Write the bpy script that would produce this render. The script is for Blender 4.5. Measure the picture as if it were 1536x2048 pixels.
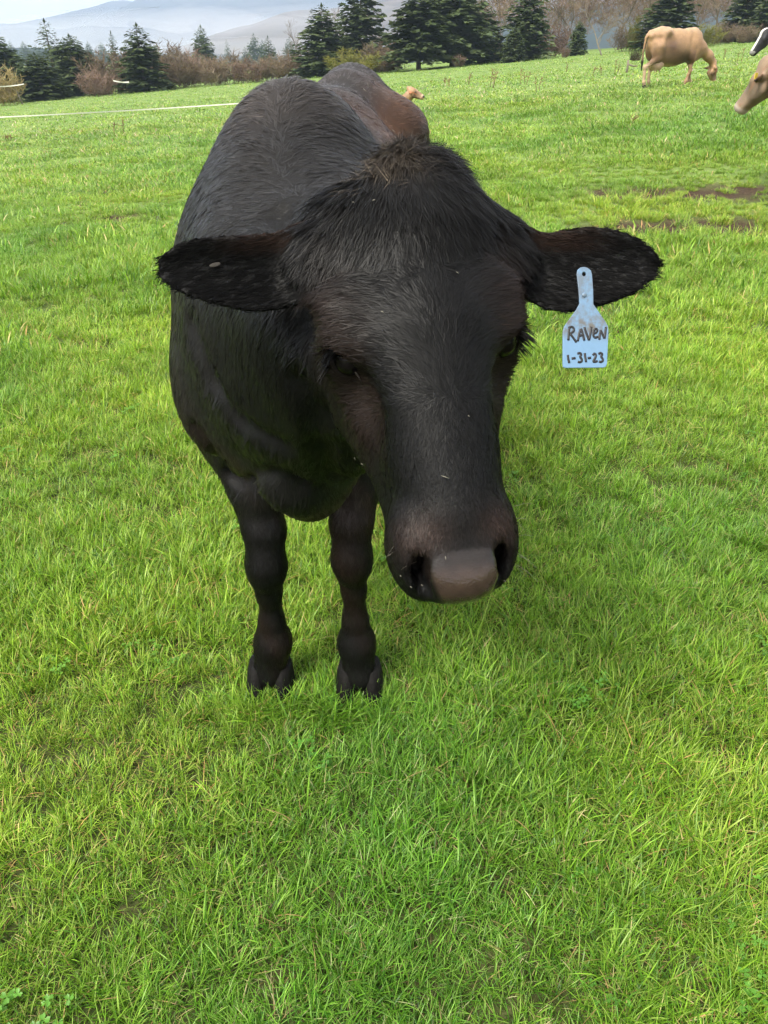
import bpy, math, random
import numpy as np
from mathutils import Vector, Matrix
rng = np.random.default_rng(7)
random.seed(7)
R_ = math.radians
HAZE, MIST = True, True
for o in list(bpy.data.objects): bpy.data.objects.remove(o)
scene = bpy.context.scene
COL = scene.collection

# ------------------------------------------------------------------ camera
CAM_H, FPX = 1.45, 1479.0
PITCH = math.atan(914 / FPX)
cam_d = bpy.data.cameras.new('camera'); cam = bpy.data.objects.new('camera', cam_d); COL.objects.link(cam)
cam.location = (0, 0, CAM_H); cam.rotation_euler = (math.pi / 2 - PITCH, 0, 0)
cam_d.sensor_fit = 'VERTICAL'; cam_d.sensor_height = 36; cam_d.lens = 36 * FPX / 2048
cam_d.clip_start = 0.02; cam_d.clip_end = 20000
scene.camera = cam

# ------------------------------------------------------------------ sky
SUN_EL, SUN_AZ = R_(52), R_(-135)          # azimuth measured from +Y towards +X
world = bpy.data.worlds.new('World'); scene.world = world; world.use_nodes = True
nt = world.node_tree; nt.nodes.clear()
sky = nt.nodes.new('ShaderNodeTexSky'); sky.sky_type = 'NISHITA'; sky.sun_disc = False
sky.sun_elevation = SUN_EL; sky.sun_rotation = SUN_AZ; sky.air_density = 1.0; sky.dust_density = 2.0; sky.ozone_density = 1.0
tc = nt.nodes.new('ShaderNodeTexCoord')
mp = nt.nodes.new('ShaderNodeMapping'); mp.inputs['Scale'].default_value = (1.0, 1.0, 3.2)
nz = nt.nodes.new('ShaderNodeTexNoise'); nz.inputs['Scale'].default_value = 2.6; nz.inputs['Detail'].default_value = 6; nz.inputs['Roughness'].default_value = 0.55
rp = nt.nodes.new('ShaderNodeValToRGB')
rp.color_ramp.elements[0].position = 0.30; rp.color_ramp.elements[0].color = (7.6, 7.8, 8.6, 1)
rp.color_ramp.elements[1].position = 0.68; rp.color_ramp.elements[1].color = (13.2, 12.2, 11.0, 1)
mx = nt.nodes.new('ShaderNodeMixRGB'); mx.inputs[0].default_value = 0.86
bg = nt.nodes.new('ShaderNodeBackground'); bg.inputs['Strength'].default_value = 0.064
wo = nt.nodes.new('ShaderNodeOutputWorld')
L = nt.links.new
L(tc.outputs['Generated'], mp.inputs['Vector']); L(mp.outputs[0], nz.inputs['Vector']); L(nz.outputs['Fac'], rp.inputs[0])
L(sky.outputs[0], mx.inputs[1]); L(rp.outputs[0], mx.inputs[2]); L(mx.outputs[0], bg.inputs['Color']); L(bg.outputs[0], wo.inputs['Surface'])

# ------------------------------------------------------------------ sun (thin overcast)
sl = bpy.data.lights.new('sun', 'SUN'); sl.energy = 3.6; sl.angle = R_(26); sl.color = (1.0, 0.95, 0.85)
sun = bpy.data.objects.new('sun', sl); COL.objects.link(sun)
sd = Vector((math.sin(SUN_AZ) * math.cos(SUN_EL), math.cos(SUN_AZ) * math.cos(SUN_EL), math.sin(SUN_EL)))
sun.rotation_euler = (-sd).to_track_quat('-Z', 'Y').to_euler(); sun.location = (0, 0, 30)

# ------------------------------------------------------------------ render settings
vs = scene.view_settings; vs.view_transform = 'Standard'; vs.look = 'None'; vs.exposure = 1.32; vs.gamma = 1.0
try: vs.use_curve_mapping = False
except Exception: pass
cy = scene.cycles
cy.use_denoising = True; cy.max_bounces = 5; cy.diffuse_bounces = 3; cy.glossy_bounces = 2; cy.transmission_bounces = 4
cy.transparent_max_bounces = 8; cy.volume_bounces = 1; cy.caustics_reflective = False; cy.caustics_refractive = False
cy.sample_clamp_indirect = 6.0; cy.use_adaptive_sampling = True; cy.adaptive_threshold = 0.03; cy.adaptive_min_samples = 20

# ------------------------------------------------------------------ helpers
sp_, cp_ = math.sin(PITCH), math.cos(PITCH)
def ray(px, py):
    u, v = (px - 768) / FPX, (1024 - py) / FPX
    return np.array([u, cp_ + v * sp_, -sp_ + v * cp_])
def at(px, py, Y):                      # the point at world depth Y that this view direction meets
    r = ray(px, py); return np.array([0, 0, CAM_H]) + r * (Y / r[1])
def atd(px, py, d):                     # the point at axial distance d
    return np.array([0, 0, CAM_H]) + ray(px, py) * d
def sstep(a, b, x):
    t = np.clip((np.asarray(x, float) - a) / (b - a), 0, 1); return t * t * (3 - 2 * t)
def vnoise(x, y, seed=0):               # smooth value noise, vectorised
    x = np.asarray(x, float); y = np.asarray(y, float)
    xi, yi = np.floor(x).astype(np.int64), np.floor(y).astype(np.int64)
    fx, fy = x - xi, y - yi; fx = fx * fx * (3 - 2 * fx); fy = fy * fy * (3 - 2 * fy)
    def h(i, j):
        n = (i * 374761393 + j * 668265263 + seed * 974711) & 0xffffffff
        n = ((n ^ (n >> 13)) * 1274126177) & 0xffffffff
        return ((n ^ (n >> 16)) & 0xffff) / 65535.0
    return (h(xi, yi) * (1 - fx) + h(xi + 1, yi) * fx) * (1 - fy) + (h(xi, yi + 1) * (1 - fx) + h(xi + 1, yi + 1) * fx) * fy
def fbm(x, y, seed=0, oct=4):
    s = 0; a = 0.5
    for k in range(oct):
        s = s + a * vnoise(np.asarray(x) * 2 ** k, np.asarray(y) * 2 ** k, seed + k); a *= 0.5
    return s / (1 - 0.5 ** oct)
def ground_z(x, y):
    x = np.asarray(x, float); y = np.asarray(y, float)
    s = sstep(2.5, 14, y)
    xc = 90 * np.tanh(x / 90)
    z = s * (0.072 * xc + 0.12)
    z = z + (fbm(x * 0.25, y * 0.25, 3) - 0.5) * 0.10 * sstep(2.5, 8, y)
    z = z + (fbm(x * 1.3, y * 1.3, 9) - 0.5) * 0.05 * sstep(0.2, 2.5, y) 
    return z

def props(o, label=None, cat=None, group=None, kind=None):
    if label: o['label'] = label
    if cat: o['category'] = cat
    if group: o['group'] = group
    if kind: o['kind'] = kind
    return o
def empty(name, loc, label, cat, group=None, rz=0):
    o = bpy.data.objects.new(name, None); COL.objects.link(o); o.location = loc; o.rotation_euler = (0, 0, rz); o.empty_display_size = 0.2
    return props(o, label, cat, group)
def mesh_np(name, V, F, smooth=True, mats=(), attrs=None):
    """V (n,3); F (m,3|4) array, or a list of index tuples"""
    me = bpy.data.meshes.new(name)
    V = np.ascontiguousarray(V, np.float32)
    if isinstance(F, np.ndarray):
        m, k = F.shape
        me.vertices.add(len(V)); me.vertices.foreach_set('co', V.ravel())
        me.loops.add(m * k); me.loops.foreach_set('vertex_index', np.ascontiguousarray(F, np.int32).ravel())
        me.polygons.add(m); me.polygons.foreach_set('loop_start', np.arange(0, m * k, k, dtype=np.int32))
        me.update(calc_edges=True)
    else:
        me.from_pydata([tuple(v) for v in V], [], F); me.update()
    if smooth and len(me.polygons): me.polygons.foreach_set('use_smooth', np.ones(len(me.polygons), bool))
    for mt in mats: me.materials.append(mt)
    for an, (typ, dat) in (attrs or {}).items():
        a = me.attributes.new(an, typ, 'POINT')
        key = {'FLOAT': 'value', 'INT': 'value', 'FLOAT_VECTOR': 'vector', 'FLOAT_COLOR': 'color'}[typ]
        a.data.foreach_set(key, np.ascontiguousarray(dat, np.int32 if typ == 'INT' else np.float32).ravel())
    return me
def link(name, me, parent=None, loc=None):
    o = bpy.data.objects.new(name, me); COL.objects.link(o)
    if parent is not None: o.parent = parent
    if loc is not None: o.location = loc
    return o
class MB:                               # collects tubes, ribbons and boxes into one mesh
    def __init__(s): s.V = []; s.F = []; s.n = 0
    def add(s, V, F):
        s.V.append(np.asarray(V, float)); s.F += [tuple(i + s.n for i in f) for f in F]; s.n += len(V)
    def tube(s, P, Rr, sides=6, cap=True):
        P = np.asarray(P, float); n = len(P); Rr = np.broadcast_to(np.asarray(Rr, float), (n,))
        T = np.gradient(P, axis=0); T /= np.linalg.norm(T, axis=1)[:, None] + 1e-9
        up = np.array([0.13, 0.31, 0.94]) if abs(T[0][2]) < 0.8 else np.array([0.9, 0.43, 0.1])
        A = np.cross(T, up); A /= np.linalg.norm(A, axis=1)[:, None] + 1e-9; B = np.cross(T, A)
        an = np.linspace(0, 2 * math.pi, sides, endpoint=False)
        V = (P[:, None] + Rr[:, None, None] * (A[:, None] * np.cos(an)[None, :, None] + B[:, None] * np.sin(an)[None, :, None])).reshape(-1, 3)
        F = [(i * sides + j, i * sides + (j + 1) % sides, (i + 1) * sides + (j + 1) % sides, (i + 1) * sides + j) for i in range(n - 1) for j in range(sides)]
        if cap: F += [tuple(range(sides))[::-1], tuple(range((n - 1) * sides, n * sides))]
        s.add(V, F)
    def box(s, c, h, M=None):
        q = np.array([[x, y, z] for x in (-1, 1) for y in (-1, 1) for z in (-1, 1)], float) * np.asarray(h)
        if M is not None: q = q @ np.asarray(M).T
        s.add(q + np.asarray(c), [(0, 1, 3, 2), (4, 6, 7, 5), (0, 4, 5, 1), (2, 3, 7, 6), (0, 2, 6, 4), (1, 5, 7, 3)])
    def mesh(s, name, mats=(), smooth=True):
        return mesh_np(name, np.concatenate(s.V), s.F, smooth, mats)

# node-material shorthand
def material(name):
    m = bpy.data.materials.new(name); m.use_nodes = True; m.node_tree.nodes.clear()
    out = m.node_tree.nodes.new('ShaderNodeOutputMaterial')
    return m, m.node_tree, out
def N(t, typ, **kw):
    n = t.nodes.new(typ)
    for k, v in kw.items():
        if k.startswith('_'): setattr(n, k[1:], v)
    for k, v in kw.items():
        if not k.startswith('_'): n.inputs[k.replace('__', ' ')].default_value = v
    return n
def ramp(t, stops):
    r = t.nodes.new('ShaderNodeValToRGB'); e = r.color_ramp.elements
    while len(e) < len(stops): e.new(0.5)
    for k, (p, c) in enumerate(stops): e[k].position = p; e[k].color = (*c, 1)
    return r
def mixc(t, fac, a, b, mode='MIX'):
    m = t.nodes.new('ShaderNodeMixRGB'); m.blend_type = mode
    for i, v in ((0, fac), (1, a), (2, b)):
        if isinstance(v, (int, float)): m.inputs[i].default_value = v if i == 0 else (v, v, v, 1)
        elif isinstance(v, tuple): m.inputs[i].default_value = (*v, 1)
        else: t.links.new(v, m.inputs[i])
    return m.outputs[0]
def simple_mat(name, col, rough=0.6, spec=0.4, var=0.25, scale=8.0, bump=0.0, coord='Object'):
    m, t, out = material(name)
    co = N(t, 'ShaderNodeTexCoord'); nz = N(t, 'ShaderNodeTexNoise', Scale=scale, Detail=4.0)
    t.links.new(co.outputs[coord], nz.inputs['Vector'])
    c = mixc(t, nz.outputs['Fac'], tuple(x * (1 - var) for x in col), tuple(min(1, x * (1 + var)) for x in col))
    p = N(t, 'ShaderNodeBsdfPrincipled', Roughness=rough); p.inputs['Specular IOR Level'].default_value = spec
    t.links.new(c, p.inputs['Base Color'])
    if bump:
        b = N(t, 'ShaderNodeBump', Strength=bump, Distance=0.01); t.links.new(nz.outputs['Fac'], b.inputs['Height']); t.links.new(b.outputs[0], p.inputs['Normal'])
    t.links.new(p.outputs[0], out.inputs['Surface'])
    return m
# ================================================================== implicit modelling: smooth unions, meshed with surface nets
class SDF:
    def __init__(s): s.ops = []          # (mode, fn, k)
    def cone(s, a, b, ra, rb, k=0.04, sub=False):
        a, b = np.asarray(a, float), np.asarray(b, float); ba = b - a; L2 = ba @ ba + 1e-12
        def f(p):
            t = np.clip(((p - a) @ ba) / L2, 0, 1)
            q = p - a - t[:, None] * ba
            return np.sqrt((q * q).sum(1)) - (ra + (rb - ra) * t)
        s.ops.append((sub, f, k))
    def chain(s, pts, k=0.04):           # pts: (x,y,z,r)
        for p, q in zip(pts[:-1], pts[1:]): s.cone(p[:3], q[:3], p[3], q[3], k)
    def ell(s, c, r, k=0.04, M=None, sub=False):
        c = np.asarray(c, float); r = np.asarray(r, float); Mi = None if M is None else np.asarray(M, float)
        def f(p):
            q = p - c
            if Mi is not None: q = q @ Mi     # columns of M = local axes
            a = q / r; k0 = np.sqrt((a * a).sum(1)); a = q / (r * r); k1 = np.sqrt((a * a).sum(1)) + 1e-9
            return np.where(k0 < 0.05, -r.min(), k0 * (k0 - 1) / k1)
        s.ops.append((sub, f, k))
    def fn(s, f, k=0.02, sub=False): s.ops.append((sub, f, k))
    def evalall(s, p):
        D = None
        for sub, f, k in s.ops:
            d = f(p)
            D = d if D is None else (smax(D, -d, k) if sub else smin(D, d, k))
        return D
def smin(a, b, k):
    h = np.maximum(k - np.abs(a - b), 0) / k; return np.minimum(a, b) - h * h * k * 0.25
def smax(a, b, k):
    h = np.maximum(k - np.abs(a - b), 0) / k; return np.maximum(a, b) + h * h * k * 0.25

def surface_nets(S, xs, ys, zs, B=8):
    def pad(c):
        n = len(c); m = (-(n - 1)) % B
        return np.concatenate([c, c[-1] + (c[-1] - c[-2]) * np.arange(1, m + 2)])[: n + m]
    xs, ys, zs = pad(xs), pad(ys), pad(zs)
    nx, ny, nz = [(len(c) - 1) // B for c in (xs, ys, zs)]
    def cen(c, n): return 0.5 * (c[:-1:B][:n] + c[B::B][:n])
    def hal(c, n): return 0.5 * (c[B::B][:n] - c[:-1:B][:n])
    CX, CY, CZ = np.meshgrid(cen(xs, nx), cen(ys, ny), cen(zs, nz), indexing='ij')
    HX, HY, HZ = np.meshgrid(hal(xs, nx), hal(ys, ny), hal(zs, nz), indexing='ij')
    C = np.stack([CX, CY, CZ], -1).reshape(-1, 3); rad = np.sqrt(HX ** 2 + HY ** 2 + HZ ** 2).ravel()
    dp = [f(C) for _, f, _ in S.ops]
    D = None
    for (sub, f, k), d in zip(S.ops, dp): D = d if D is None else (smax(D, -d, k) if sub else smin(D, d, k))
    act = np.abs(D) < rad * 1.5 + 0.01
    G = np.empty((len(xs), len(ys), len(zs)), np.float32)
    Db = D.reshape(nx, ny, nz)
    big = np.repeat(np.repeat(np.repeat(Db, B, 0), B, 1), B, 2)
    G[:] = 1.0; G[:-1, :-1, :-1] = big
    ids = np.nonzero(act)[0]
    Da = D[ids]; ra = rad[ids]
    bi, bj, bk = np.unravel_index(ids, (nx, ny, nz))
    ar = np.arange(B + 1)
    IX = (bi[:, None, None, None] * B + ar[None, :, None, None]); IY = (bj[:, None, None, None] * B + ar[None, None, :, None]); IZ = (bk[:, None, None, None] * B + ar[None, None, None, :])
    sh = (len(ids), B + 1, B + 1, B + 1)
    IX, IY, IZ = [np.broadcast_to(q, sh).reshape(len(ids), -1) for q in (IX, IY, IZ)]
    P = np.stack([xs[IX], ys[IY], zs[IZ]], -1)            # blocks, pts, 3
    val = np.full(P.shape[:2], 1e3)
    addmin = np.full(len(ids), 1e9)
    for (sub, f, k), d in zip(S.ops, dp):
        if not sub: addmin = np.minimum(addmin, d[ids])
    for (sub, f, k), d in zip(S.ops, dp):
        dc = d[ids]
        sel = np.nonzero(dc < (ra * 1.6 + k + 0.01) if sub else dc < addmin + 2.6 * ra + k)[0]
        if not len(sel): continue
        v = f(P[sel].reshape(-1, 3)).reshape(len(sel), -1)
        val[sel] = smax(val[sel], -v, k) if sub else smin(val[sel], v, k)
    G[IX.ravel(), IY.ravel(), IZ.ravel()] = val.ravel()
    # --- surface nets
    In = G < 0
    cnt = np.zeros(tuple(np.array(G.shape) - 1), np.uint8)
    for i in (0, 1):
        for j in (0, 1):
            for k in (0, 1): cnt += In[i:i + cnt.shape[0], j:j + cnt.shape[1], k:k + cnt.shape[2]]
    cells = np.argwhere((cnt > 0) & (cnt < 8))
    cid = np.full(cnt.shape, -1, np.int32); cid[tuple(cells.T)] = np.arange(len(cells))
    acc = np.zeros((len(cells), 3)); num = np.zeros(len(cells))
    off = np.array([[i, j, k] for i in (0, 1) for j in (0, 1) for k in (0, 1)])
    ax = (xs, ys, zs)
    for a in range(8):
        for b in range(a + 1, 8):
            if np.abs(off[a] - off[b]).sum() != 1: continue
            A = cells + off[a]; Bc = cells + off[b]
            va = G[tuple(A.T)].astype(float); vb = G[tuple(Bc.T)].astype(float)
            m = (va < 0) != (vb < 0); t = np.where(m, va / (va - vb + 1e-12), 0)
            pa = np.stack([ax[q][A[:, q]] for q in range(3)], 1); pb = np.stack([ax[q][Bc[:, q]] for q in range(3)], 1)
            acc += np.where(m[:, None], pa + t[:, None] * (pb - pa), 0); num += m
    V = acc / num[:, None]
    Fs = []
    for axis in range(3):
        sl0 = [slice(None)] * 3; sl1 = [slice(None)] * 3; sl0[axis] = slice(0, -1); sl1[axis] = slice(1, None)
        a = In[tuple(sl0)]; b = In[tuple(sl1)]
        e = np.argwhere(a != b); s = a[tuple(e.T)]
        u, w = (axis + 1) % 3, (axis + 2) % 3
        ok = (e[:, u] > 0) & (e[:, w] > 0) & (e[:, u] < cnt.shape[u]) & (e[:, w] < cnt.shape[w]); e = e[ok]; s = s[ok]
        q = []
        for du, dw in ((-1, -1), (0, -1), (0, 0), (-1, 0)):
            c = e.copy(); c[:, u] += du; c[:, w] += dw; q.append(cid[tuple(c.T)])
        q = np.stack(q, 1); q[~s] = q[~s][:, ::-1]
        Fs.append(q)
    F = np.concatenate(Fs); F = F[(F >= 0).all(1)]
    # light smoothing (two passes) keeps the voxel grid from showing
    for _ in range(2):
        A = np.zeros_like(V); n = np.zeros(len(V))
        for i in range(4):
            np.add.at(A, F[:, i], V[F[:, (i + 1) % 4]]); np.add.at(n, F[:, i], 1)
        V = 0.5 * V + 0.5 * A / np.maximum(n, 1)[:, None]
    return V, F
def vert_normals(V, F):
    n = np.cross(V[F[:, 2]] - V[F[:, 0]], V[F[:, 3]] - V[F[:, 1]])
    Nn = np.zeros_like(V)
    for i in range(4): np.add.at(Nn, F[:, i], n)
    return Nn / (np.linalg.norm(Nn, axis=1)[:, None] + 1e-12)
def graded(a, b, steps):                # steps: list of (from, spacing)
    out = [a]
    while out[-1] < b:
        h = np.interp(out[-1], [q[0] for q in steps], [q[1] for q in steps]); out.append(out[-1] + h)
    return np.array(out)
# ================================================================== cattle
class Frame:                            # head frame: right (a), down the face (b), out of the face (c)
    def __init__(s, o, a, b, c): s.o = np.asarray(o, float); s.A = np.stack([a, b, c], 1)
    def __call__(s, a, b, c): return s.o + s.A @ np.array([a, b, c], float)
    def local(s, P): return (P - s.o) @ s.A

def head_sdf(S, H, q=1.0, fine=True, px_=0.0, mo=0.0):
    """bovine head; q scales the size"""
    c = lambda p, r, p2, r2, k=0.04, sub=False: S.cone(H(*(np.array(p) * q)), H(*(np.array(p2) * q)), r * q, r2 * q, k * q, sub)
    e = lambda p, r, k=0.04, sub=False, M=None: S.ell(H(*(np.array(p) * q)), np.array(r) * q, k * q, H.A if M is None else H.A @ M, sub)
    e((0, -0.085, -0.085), (0.118, 0.125, 0.080), 0.05)                 # forehead
    c((-0.022 + px_, -0.180, -0.090), 0.062, (0.034 + px_, -0.180, -0.090), 0.060, 0.06)   # poll
    c((-0.012 + px_, -0.248, -0.088), 0.034, (0.026 + px_, -0.238, -0.088), 0.034, 0.05); c((px_, -0.24, -0.085), 0.036, (px_, -0.170, -0.080), 0.056, 0.05)
    c((-0.018, -0.01, -0.064), 0.067, (-0.012, 0.19, -0.056), 0.050, 0.05)     # bridge of the nose
    c((0.018, -0.01, -0.064), 0.067, (0.012, 0.19, -0.056), 0.050, 0.05)
    e((0, 0.050, -0.130), (0.062, 0.150, 0.070), 0.04)                  # side of the face
    e((mo, 0.240, -0.072), (0.066, 0.058, 0.058), 0.04)                  # muzzle
    for sx in (-1, 1):
        c((sx * 0.070, -0.020, -0.185), 0.034, (sx * 0.036, 0.225, -0.105), 0.026, 0.06)      # jaw bone
        e((sx * 0.072, -0.005, -0.150), (0.028, 0.090, 0.072), 0.05)    # masseter
        c((sx * 0.086, -0.060, -0.050), 0.035, (sx * 0.097, -0.032, -0.056), 0.031, 0.04)     # brow
        c((sx * 0.060, 0.045, -0.088), 0.024, (sx * 0.082, 0.005, -0.092), 0.026, 0.04)       # cheek bone
        e((sx * 0.042 + mo, 0.248, -0.066), (0.032, 0.050, 0.050), 0.03)     # upper lip pad
        e((sx * 0.050 + mo, 0.222, -0.048), (0.021, 0.036, 0.025), 0.03)     # wing of the nostril
    e((0, 0.262, -0.112), (0.046, 0.036, 0.036), 0.03)                  # chin
    c((-0.019 + mo, 0.264, -0.034), 0.0250, (0.019 + mo, 0.264, -0.034), 0.0250, 0.026); c((-0.009 + mo, 0.281, -0.036), 0.0255, (0.009 + mo, 0.281, -0.036), 0.0255, 0.026)   # nose pad
    if fine:
        for sx in (-1, 1):
            nr = lambda p, r, p2, r2, k=0.007: c((p[0] * sx + mo, p[1], p[2]), r, (p2[0] * sx + mo, p2[1], p2[2]), r2, k, True)
            nr((0.058, 0.242, -0.010), 0.0045, (0.0495, 0.250, -0.006), 0.0075)      # nostril: a comma hugging the pad
            nr((0.0495, 0.250, -0.008), 0.0070, (0.0525, 0.268, -0.020), 0.0105)
            nr((0.0525, 0.268, -0.020), 0.0105, (0.047, 0.287, -0.032), 0.0100)
            nr((0.047, 0.287, -0.032), 0.0080, (0.054, 0.298, -0.050), 0.0040)
            nr((0.050, 0.256, -0.012), 0.0085, (0.050, 0.246, -0.045), 0.0085); nr((0.0525, 0.268, -0.020), 0.0085, (0.050, 0.258, -0.055), 0.0080); nr((0.0495, 0.280, -0.028), 0.0055, (0.048, 0.272, -0.050), 0.0055)
            e((sx * 0.096, 0.058, -0.050), (0.026, 0.046, 0.030), 0.030, True)                   # hollow before the eye
            e((sx * 0.1085, -0.012, -0.048), (0.016, 0.025, 0.015), 0.010, True)                  # eye opening
            e((sx * 0.0965, -0.012, -0.060), (0.0180, 0.0180, 0.0180), 0.002)                     # lids close behind the ball
            c((sx * 0.100, 0.010, -0.028), 0.0035, (sx * 0.074, 0.042, -0.020), 0.002, 0.016, True)  # tear groove
        c((-0.050, 0.284, -0.086), 0.004, (0.050, 0.284, -0.086), 0.004, 0.008, True)          # mouth line
        for sx in (-1, 1): c((sx * 0.050, 0.284, -0.086), 0.004, (sx * 0.064, 0.20, -0.098), 0.003, 0.008, True)

class Ear:
    """a leaf-shaped cupped sheet; outline given by half widths above and below the axis"""
    def __init__(s, base, tip, updir, face, th=0.006, wu=None, wd=None, cup=0.03):
        base, tip = np.asarray(base, float), np.asarray(tip, float)
        s.base = base; s.L = np.linalg.norm(tip - base); s.es = (tip - base) / s.L
        et = np.asarray(updir, float); et = et - (et @ s.es) * s.es; s.et = et / np.linalg.norm(et)
        n = np.asarray(face, float); en = np.cross(s.es, s.et); s.en = en if en @ n > 0 else -en
        s.th = th; s.wu = wu; s.wd = wd; s.cup = cup
    def st(s, p):
        q = p - s.base; return q @ s.es, q @ s.et, q @ s.en
    def hw(s, u):
        x = np.linspace(0, 1, len(s.wu)); return np.interp(u, x, s.wu), np.interp(u, x, s.wd)
    def surf(s, a, t):
        u = np.clip(a / s.L, 0, 1); wu, wd = s.hw(u); mid = 0.5 * (wu - wd); w = 0.5 * (wu + wd) + 1e-4
        r = np.clip((t - mid) / w, -1.3, 1.3)
        return s.cup * (r * r - 1) * (1 - 0.55 * u) - 0.02 * u * u
    def __call__(s, p):
        a, t, n = s.st(p)
        u = np.clip(a / s.L, 0, 1); wu, wd = s.hw(u)
        d_out = np.maximum(np.maximum(t - wu, -t - wd) * 0.8, np.maximum(a - s.L, -a))
        d_th = (np.abs(n - s.surf(a, t)) - s.th * (1.4 - 0.5 * u)) * 0.8
        return smax(d_out, d_th, 0.010)

def torso_sdf(S, xs, w=1.0, dairy=False):
    X = lambda dx, y: xs(y) + dx * w
    e = lambda dx, y, z, r, k=0.08, M=None: S.ell((X(dx, y), y, z), (r[0] * w, r[1], r[2]), k, M)
    e(0, 2.12, 0.950, (0.296, 0.80, 0.385), 0.1)                       # rib cage
    e(0, 2.28, 0.86, (0.312, 0.56, 0.36), 0.1)                         # belly
    e(0, 1.62, 1.00, (0.212, 0.30, 0.36), 0.12)                        # fore quarter
    pts = [(1.46, 1.24, 0.06), (1.62, 1.315, 0.055), (1.80, 1.30, 0.055), (2.10, 1.285, 0.055), (2.45, 1.325, 0.06), (2.62, 1.345, 0.05), (2.95, 1.29, 0.045)]
    S.chain([(X(0, y), y, z, r) for y, z, r in pts], 0.12)             # spine
    e(0, 2.66, 1.10, (0.235, 0.34, 0.27), 0.1)                         # rump
    for sx in (-1, 1):
        e(sx * 0.160, 2.50, 1.255, (0.075, 0.12, 0.070), 0.10)         # hook bone
        e(sx * 0.115, 2.93, 1.19, (0.06, 0.07, 0.06), 0.08)            # pin bone
        S.cone((X(sx * 0.148, 1.5), 1.50, 0.90), (X(sx * 0.055, 1.64), 1.64, 1.24), 0.092, 0.080, 0.10)   # shoulder blade
        e(sx * 0.160, 1.45, 0.86, (0.078, 0.12, 0.13), 0.06)           # point of the shoulder
        e(sx * 0.175, 1.60, 0.76, (0.095, 0.14, 0.15), 0.07)           # upper arm
        e(sx * 0.165, 2.72, 0.92, (0.115, 0.21, 0.30), 0.08)           # thigh
    e(0, 1.42, 0.84, (0.165, 0.17, 0.20), 0.08)                        # chest
def foreleg_sdf(S, el, kn, ft, hoof, k=0.045):
    el, kn, ft, hoof = [np.asarray(v, float) for v in (el, kn, ft, hoof)]
    S.cone(el, kn + (0, 0.015, 0.09), 0.080, 0.046, k)
    S.cone(kn + (0, 0.015, 0.09), kn, 0.046, 0.041, 0.03)
    S.ell(kn + (0, -0.012, 0.0), (0.043, 0.045, 0.066), 0.03)          # knee
    a = kn + (ft - kn) * 0.35; b = kn + (ft - kn) * 0.75
    S.cone(kn, a, 0.037, 0.026, 0.03); S.cone(a, b, 0.026, 0.027, 0.03)
    S.cone(a + (0, 0.026, 0), b + (0, 0.028, 0), 0.018, 0.020, 0.03)   # tendon
    S.cone(b, ft, 0.027, 0.033, 0.03); S.ell(ft + (0, 0.008, -0.005), (0.038, 0.043, 0.038), 0.03)   # fetlock
    S.cone(ft, hoof + (0, 0.0, 0.070), 0.037, 0.046, 0.04)            # pastern
    for sx in (-1, 1):
        S.ell(ft + (sx * 0.022, 0.050, -0.03), (0.014, 0.014, 0.02), 0.012)    # dew claw
def hindleg_sdf(S, hip, st, hk, ft, hoof, k=0.05):
    hip, st, hk, ft, hoof = [np.asarray(v, float) for v in (hip, st, hk, ft, hoof)]
    S.cone(hip, st, 0.15, 0.10, 0.06); S.cone(st, hk, 0.095, 0.048, 0.05)
    S.ell(hk + (0, 0.02, 0.0), (0.042, 0.055, 0.060), 0.03)
    S.cone(hk, ft, 0.042, 0.033, 0.03); S.cone(hk + (0, .03, 0), ft + (0, .02, 0), 0.026, 0.022, 0.03)
    S.ell(ft, (0.046, 0.050, 0.046), 0.025); S.cone(ft, hoof + (0, 0, 0.075), 0.040, 0.044, 0.025)
def hooves(parent, pts, mat, origin, s=1.0, yaw=0.0):
    """each foot has two claws: one mesh per hoof"""
    for p in pts:
        V = []; F = []
        for sx in (-1, 1):
            n0 = len(V); prof = [(0.0, 1.0), (0.035, 0.93), (0.070, 0.80), (0.090, 0.62)]
            m = 12
            for z, r in prof:
                for j in range(m):
                    a = 2 * math.pi * j / m
                    x = 0.030 * math.cos(a) * r; y = (-0.062 if math.sin(a) < 0 else 0.048) * abs(math.sin(a)) ** 0.9 * r + z * 0.25
                    V.append(((sx * 0.031 + x) * s, (y - 0.01) * s, z * s))
            for i in range(len(prof) - 1):
                for j in range(m): F.append((n0 + i * m + j, n0 + i * m + (j + 1) % m, n0 + (i + 1) * m + (j + 1) % m, n0 + (i + 1) * m + j))
            F.append(tuple(n0 + j for j in range(m))[::-1]); F.append(tuple(n0 + (len(prof) - 1) * m + j for j in range(m)))
        V = np.array(V); cy_, sy_ = math.cos(yaw), math.sin(yaw)
        V = V @ np.array([[cy_, sy_, 0], [-sy_, cy_, 0], [0, 0, 1]])
        link('hoof', mesh_np('hoof', V, F, True, [mat]), parent, tuple(np.asarray(p) - np.asarray(origin)))

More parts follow.
